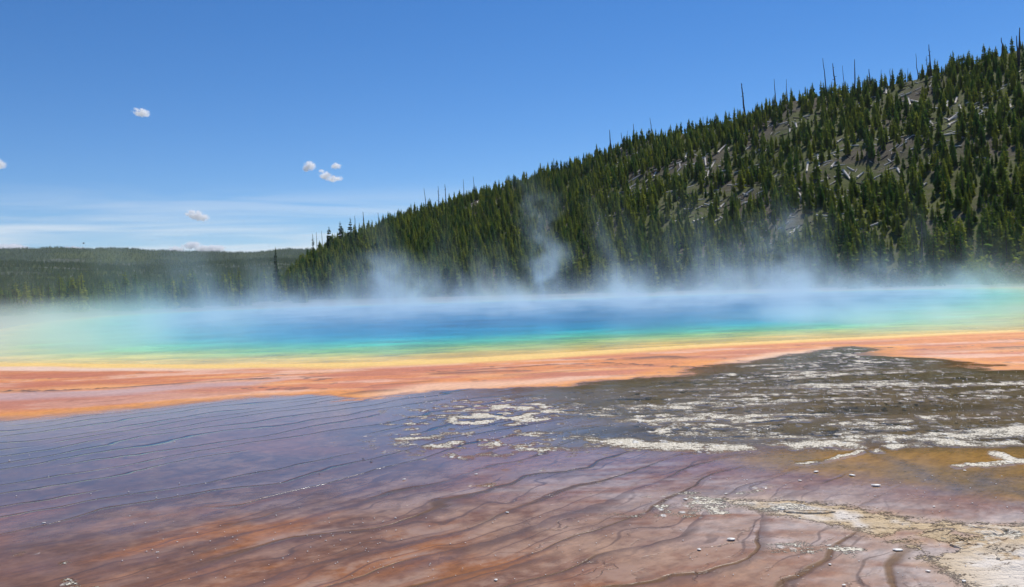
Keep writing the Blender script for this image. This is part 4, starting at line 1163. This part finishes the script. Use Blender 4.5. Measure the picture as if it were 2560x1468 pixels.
bmp = m.n("Bump"); bmp.inputs["Strength"].default_value = .9; bmp.inputs["Distance"].default_value = .015
m.set(bmp.inputs["Height"], m.math('ADD', q, q2))
m.set(m.out.inputs["Surface"], m.bsdf(Base_Color=cc, Roughness=.85, Normal=bmp.outputs[0]).outputs[0])
for i, (u, v, L, W, Hh, rz, words) in enumerate(SLABS):
    x, y = G(u, v)
    me = slab(600 + i, L * .8, W * .85, Hh * .5)
    me.materials[0] = m.m
    o = obj("sinter_slab", me, label=words, cat="slab", group="broken sinter slabs", loc=(x, y, 0.012))
    o.rotation_euler = (0, 0, rz)
# small white chips nobody would count, many standing in for wet glints
cp, cs = [], []
for (u0, u1, v0, v1, k) in ((300, 1000, 1290, 1465, 90), (900, 1600, 1290, 1465, 60), (1700, 2560, 1190, 1465, 110), (1000, 2500, 990, 1120, 420), (1800, 2560, 930, 1000, 90), (0, 800, 1100, 1300, 14)):
    for _ in range(k):
        u, v = rng.uniform(u0, u1), rng.uniform(v0, v1)
        x, y = G(u, v)
        cp.append((x, y, 0.008)); cs.append(rng.uniform(.8, 2.1) / FPX * math.hypot(x, y))
chipcoll = hidden_collection("chip", st_me[:5])
scatter("sinter_grit_and_glints", cp, cs, np.stack([np.zeros(len(cp)), np.zeros(len(cp)), rng.uniform(0, 6.28, len(cp))], 1), rng.integers(0, 5, len(cp)), chipcoll)

# ------------------------------------------------------------------ steam over the pool
SX0, SX1, SY0, SY1, SZ1 = -72.0, 74.0, 31.0, 152.0, 24.0
bf = [(0, 2, 3, 1), (4, 5, 7, 6), (0, 1, 5, 4), (2, 6, 7, 3), (0, 4, 6, 2), (1, 3, 7, 5)]
gt = bpy.data.node_groups.new("steam", 'GeometryNodeTree')
gt.interface.new_socket("Geometry", in_out='INPUT', socket_type='NodeSocketGeometry')
gt.interface.new_socket("Geometry", in_out='OUTPUT', socket_type='NodeSocketGeometry')
m = N("steam", gt)
P = gt.nodes.new("GeometryNodeInputPosition").outputs[0]
sp = m.n("SeparateXYZ"); m.set(sp.inputs[0], P)
x, y, z = sp.outputs
# drift: the vapour leans to the left as it rises
warp = m.n("TexNoise"); m.set(warp.inputs["Vector"], P); warp.inputs["Scale"].default_value = .13; warp.inputs["Detail"].default_value = 4
Pw = m.vmath('ADD', P, m.vmath('MULTIPLY', m.vmath('SUBTRACT', warp.outputs[1], (.5, .5, .5)), (13, 13, 6)))
lnv = m.n('CombineXYZ'); m.set(lnv.inputs[0], m.math('MULTIPLY', z, .22))
flat = m.vmath('MULTIPLY', m.vmath('ADD', m.vmath('ADD', m.vmath('MULTIPLY', P, (.6, .6, 0)), m.vmath('MULTIPLY', Pw, (.4, .4, 0))), lnv.outputs[0]), (1, 1, 0))
n2 = m.noise(m.vmath('MULTIPLY', flat, (.17, .05, 1)), 1.0, 4, .6)
wisp = m.math('MULTIPLY', m.ramp(m.noise(m.vmath('MULTIPLY', Pw, (.24, .10, .13)), 1.0, 6, .66), .42, .64), 1.4)
height = m.math('ADD', .60, m.math('MULTIPLY', m.math('POWER', m.ramp(n2, .44, .78, 0, 1, False), 1.6), 6.0))
layer = m.math('EXPONENT', m.math('MULTIPLY', m.math('DIVIDE', z, height), -1.0))
ell = m.math('SQRT', m.math('ADD', m.math('POWER', m.math('DIVIDE', m.math('SUBTRACT', x, 1.0), 64.0), 2.0), m.math('POWER', m.math('DIVIDE', m.math('SUBTRACT', y, 88.0), 56.0), 2.0)))
mask = m.ramp(ell, 1.02, .72)
ry = m.math('ADD', m.ramp(y, 46.0, 78.0, .10, 1.0), m.math('MULTIPLY', m.ramp(x, -10.0, -34.0), .12))
dens = m.math('MULTIPLY', m.math('MULTIPLY', layer, m.math('ADD', .12, wisp)), m.math('MULTIPLY', mask, ry))
dens = m.math('MULTIPLY', m.math('MULTIPLY', dens, m.ramp(x, -50.0, -22.0, .30, 1.0)), .078)
def plume(u, dist, top_v, wid_, k):
    d = ray(u, 715); d = d / math.hypot(d[0], d[1]) * dist
    tp = ray(u, top_v); hz = CAM_H + tp[2] / math.hypot(tp[0], tp[1]) * dist
    sx_, sy_, sz_ = m.n("SeparateXYZ"), None, None
    m.set(sx_.inputs[0], Pw)
    lean_ = m.math('MULTIPLY', z, -0.18)
    ex = m.math('DIVIDE', m.math('SUBTRACT', m.math('SUBTRACT', sx_.outputs[0], d[0]), lean_), m.math('ADD', wid_, m.math('MULTIPLY', z, .05)))
    ey = m.math('DIVIDE', m.math('SUBTRACT', sx_.outputs[1], d[1]), wid_ * 1.6)
    g = m.math('EXPONENT', m.math('MULTIPLY', m.math('ADD', m.math('POWER', ex, 2.0), m.math('POWER', ey, 2.0)), -1.0))
    return m.math('MULTIPLY', m.math('MULTIPLY', g, k), m.math('MULTIPLY', m.ramp(z, hz, hz * .5), m.math('ADD', .08, wisp)))
for args in ((1385, 108, 400, 1.35, .15), (1995, 104, 500, 2.0, .10), (1010, 112, 610, 3.4, .08), (1560, 110, 640, 3.0, .055), (2200, 100, 610, 3.0, .05), (2430, 98, 640, 3.2, .05), (225, 100, 650, 2.0, .045), (400, 112, 690, 1.6, .045), (1850, 108, 650, 3.0, .045), (680, 116, 715, 2.6, .05), (60, 46, 740, 7.0, .09), (330, 40, 800, 4.0, .05), (2440, 46, 745, 8.0, .12), (2150, 48, 765, 6.0, .06), (720, 40, 850, 2.4, .02), (1980, 34, 800, 2.0, .012)):
    dens = m.math('ADD', dens, plume(*args))
dens = m.ramp(dens, .0006, 1.0, 0.0, .9994, False)
vc = gt.nodes.new("GeometryNodeVolumeCube")
m.set(vc.inputs["Density"], dens)
vc.inputs["Min"].default_value, vc.inputs["Max"].default_value = (SX0, SY0, 0.05), (SX1, SY1, SZ1)
for k, v in (("Resolution X", 320), ("Resolution Y", 130), ("Resolution Z", 90)): vc.inputs[k].default_value = v
sma = gt.nodes.new("GeometryNodeSetMaterial")
gt.links.new(vc.outputs[0], sma.inputs[0])
go_ = gt.nodes.new("NodeGroupOutput")
gt.links.new(sma.outputs[0], go_.inputs[0])
m = N("steam_vapour")
pv = m.n("VolumePrincipled")
pv.inputs["Color"].default_value = (.82, .95, 1.0, 1)
pv.inputs["Anisotropy"].default_value = .25
pv.inputs["Density"].default_value = 1.0
m.set(m.out.inputs["Volume"], pv.outputs[0])
m.m.cycles.volume_step_rate = 2.5
sma.inputs["Material"].default_value = m.m
bx = np.array([(x_, y_, z_) for z_ in (0.05, SZ1) for y_ in (SY0, SY1) for x_ in (SX0, SX1)])
steam = obj("steam", mesh_np("steam", bx, bf, m.m), kind="stuff")
steam.modifiers.new("vapour", 'NODES').node_group = gt

# ------------------------------------------------------------------ clouds
def cloud(blobs, dist, words, dens_=.09):
    """blobs: (u, v, half width px, half height px)"""
    u0, v0 = np.mean([b[0] for b in blobs]), np.mean([b[1] for b in blobs])
    d = ray(u0, v0); c0 = d / np.linalg.norm(d) * dist
    m = N("cloud_vapour")
    P = m.n("TexCoord").outputs["Object"]
    f = None
    lo, hi = np.array([1e9] * 3), -np.array([1e9] * 3)
    k = dist / FPX
    wv = m.n("TexNoise"); m.set(wv.inputs["Vector"], P); wv.inputs["Scale"].default_value = 1 / (12 * k); wv.inputs["Detail"].default_value = 4; wv.inputs["Roughness"].default_value = .6
    Pw = m.vmath('ADD', P, m.vmath('MULTIPLY', m.vmath('SUBTRACT', wv.outputs[1], (.5, .5, .5)), (34 * k, 34 * k, 22 * k)))
    for (u, v, a, b) in blobs:
        d = ray(u, v); c = d / np.linalg.norm(d) * dist - c0
        ax = np.array([a * k, a * k, b * k])
        lo, hi = np.minimum(lo, c - ax * 1.35), np.maximum(hi, c + ax * 1.35)
        q = m.vmath('DIVIDE', m.vmath('SUBTRACT', Pw, tuple(c)), tuple(ax))
        ln = m.n("VectorMath", operation='LENGTH'); m.set(ln.inputs[0], q)
        g = m.ramp(ln.outputs["Value"], 1.05, .35)
        f = g if f is None else m.math('MAXIMUM', f, g)
    pv = m.n("VolumePrincipled")
    pv.inputs["Color"].default_value = (1, 1, 1, 1)
    pv.inputs["Anisotropy"].default_value = .35
    m.set(pv.inputs["Density"], m.math('MULTIPLY', m.math('MULTIPLY', f, m.ramp(wv.outputs[0], .43, .56)), dens_))
    m.m.cycles.volume_step_rate = .8
    m.set(m.out.inputs["Volume"], pv.outputs[0])
    b8 = np.array([(x, y, z) for z in (lo[2], hi[2]) for y in (lo[1], hi[1]) for x in (lo[0], hi[0])])
    obj("cloud", mesh_np("cloud", b8, bf, m.m), label=words, cat="cloud", group="small white clouds", loc=c0 + np.array([0, 0, CAM_H]))
cloud([(354, 280, 20, 8), (362, 286, 14, 5)], 9000, "tiny white cloud alone high in the upper left sky")
cloud([(775, 414, 17, 12), (768, 420, 10, 9)], 9000, "small round white cloud, left one of the central pair")
cloud([(815, 438, 18, 9), (838, 447, 22, 7), (806, 430, 8, 8)], 9000, "crescent-shaped white cloud, lower right of the central pair")
cloud([(842, 414, 14, 7)], 9000, "faint little puff just above the crescent-shaped cloud")
cloud([(488, 536, 22, 11), (508, 544, 18, 8)], 9500, "bright oval cloud low in the sky at left")
cloud([(2, 410, 14, 11)], 9000, "small white cloud cut by the photo's left edge")
cloud([(30, 626, 40, 16)], 11500, "white cumulus top behind the ridge at the far left")
cloud([(186, 626, 26, 10)], 11500, "small white cumulus top behind the ridge, second from left")
cloud([(440, 625, 22, 10)], 11500, "tiny white cumulus top behind the middle of the ridge")
cloud([(482, 614, 24, 10), (540, 622, 24, 10), (510, 622, 24, 9)], 11500, "long white cumulus top behind the ridge, rightmost")

# ------------------------------------------------------------------ bird
d = ray(209, 609); p = d / np.linalg.norm(d) * 160
bv = [(-.16, 0, 0), (0, .05, .03), (.2, 0, 0), (0, -.05, .03), (0, 0, -.06), (0, .55, .16), (-.12, .5, .15), (0, -.55, .16), (-.12, -.5, .15)]
e = obj("bird", mesh_np("bird", [v for v in bv[:5]], [(0, 1, 4), (1, 2, 4), (2, 3, 4), (3, 0, 4), (0, 3, 1), (1, 3, 2)], M_SNAG, True), label="tiny dark bird gliding above the far ridge at left", cat="bird", loc=p + np.array([0, 0, CAM_H]))
for s in (1, -1):
    obj("wing", mesh_np("wing", [(-.1, 0, .01), (.1, 0, .01), (.02, .55 * s, .14), (-.12, .5 * s, .13)], [(0, 1, 2, 3)], M_SNAG), e)
e.rotation_euler = (0, 0, .6)

# ------------------------------------------------------------------ aerial haze
hz0, hz1 = -4.0, 420.0
HB = 6600.0
hb = np.array([(x, y, z) for z in (hz0, hz1) for y in (-300, HB) for x in (-5600, 5600)])
m = N("haze_air")
pv = m.n("VolumePrincipled")
pv.inputs["Color"].default_value = (.80, .89, 1.0, 1)
pv.inputs["Density"].default_value = 4.5e-5
m.set(m.out.inputs["Volume"], pv.outputs[0])
obj("haze", mesh_np("haze", hb, bf, m.m), kind="stuff")
print("done", time.time() - T0)
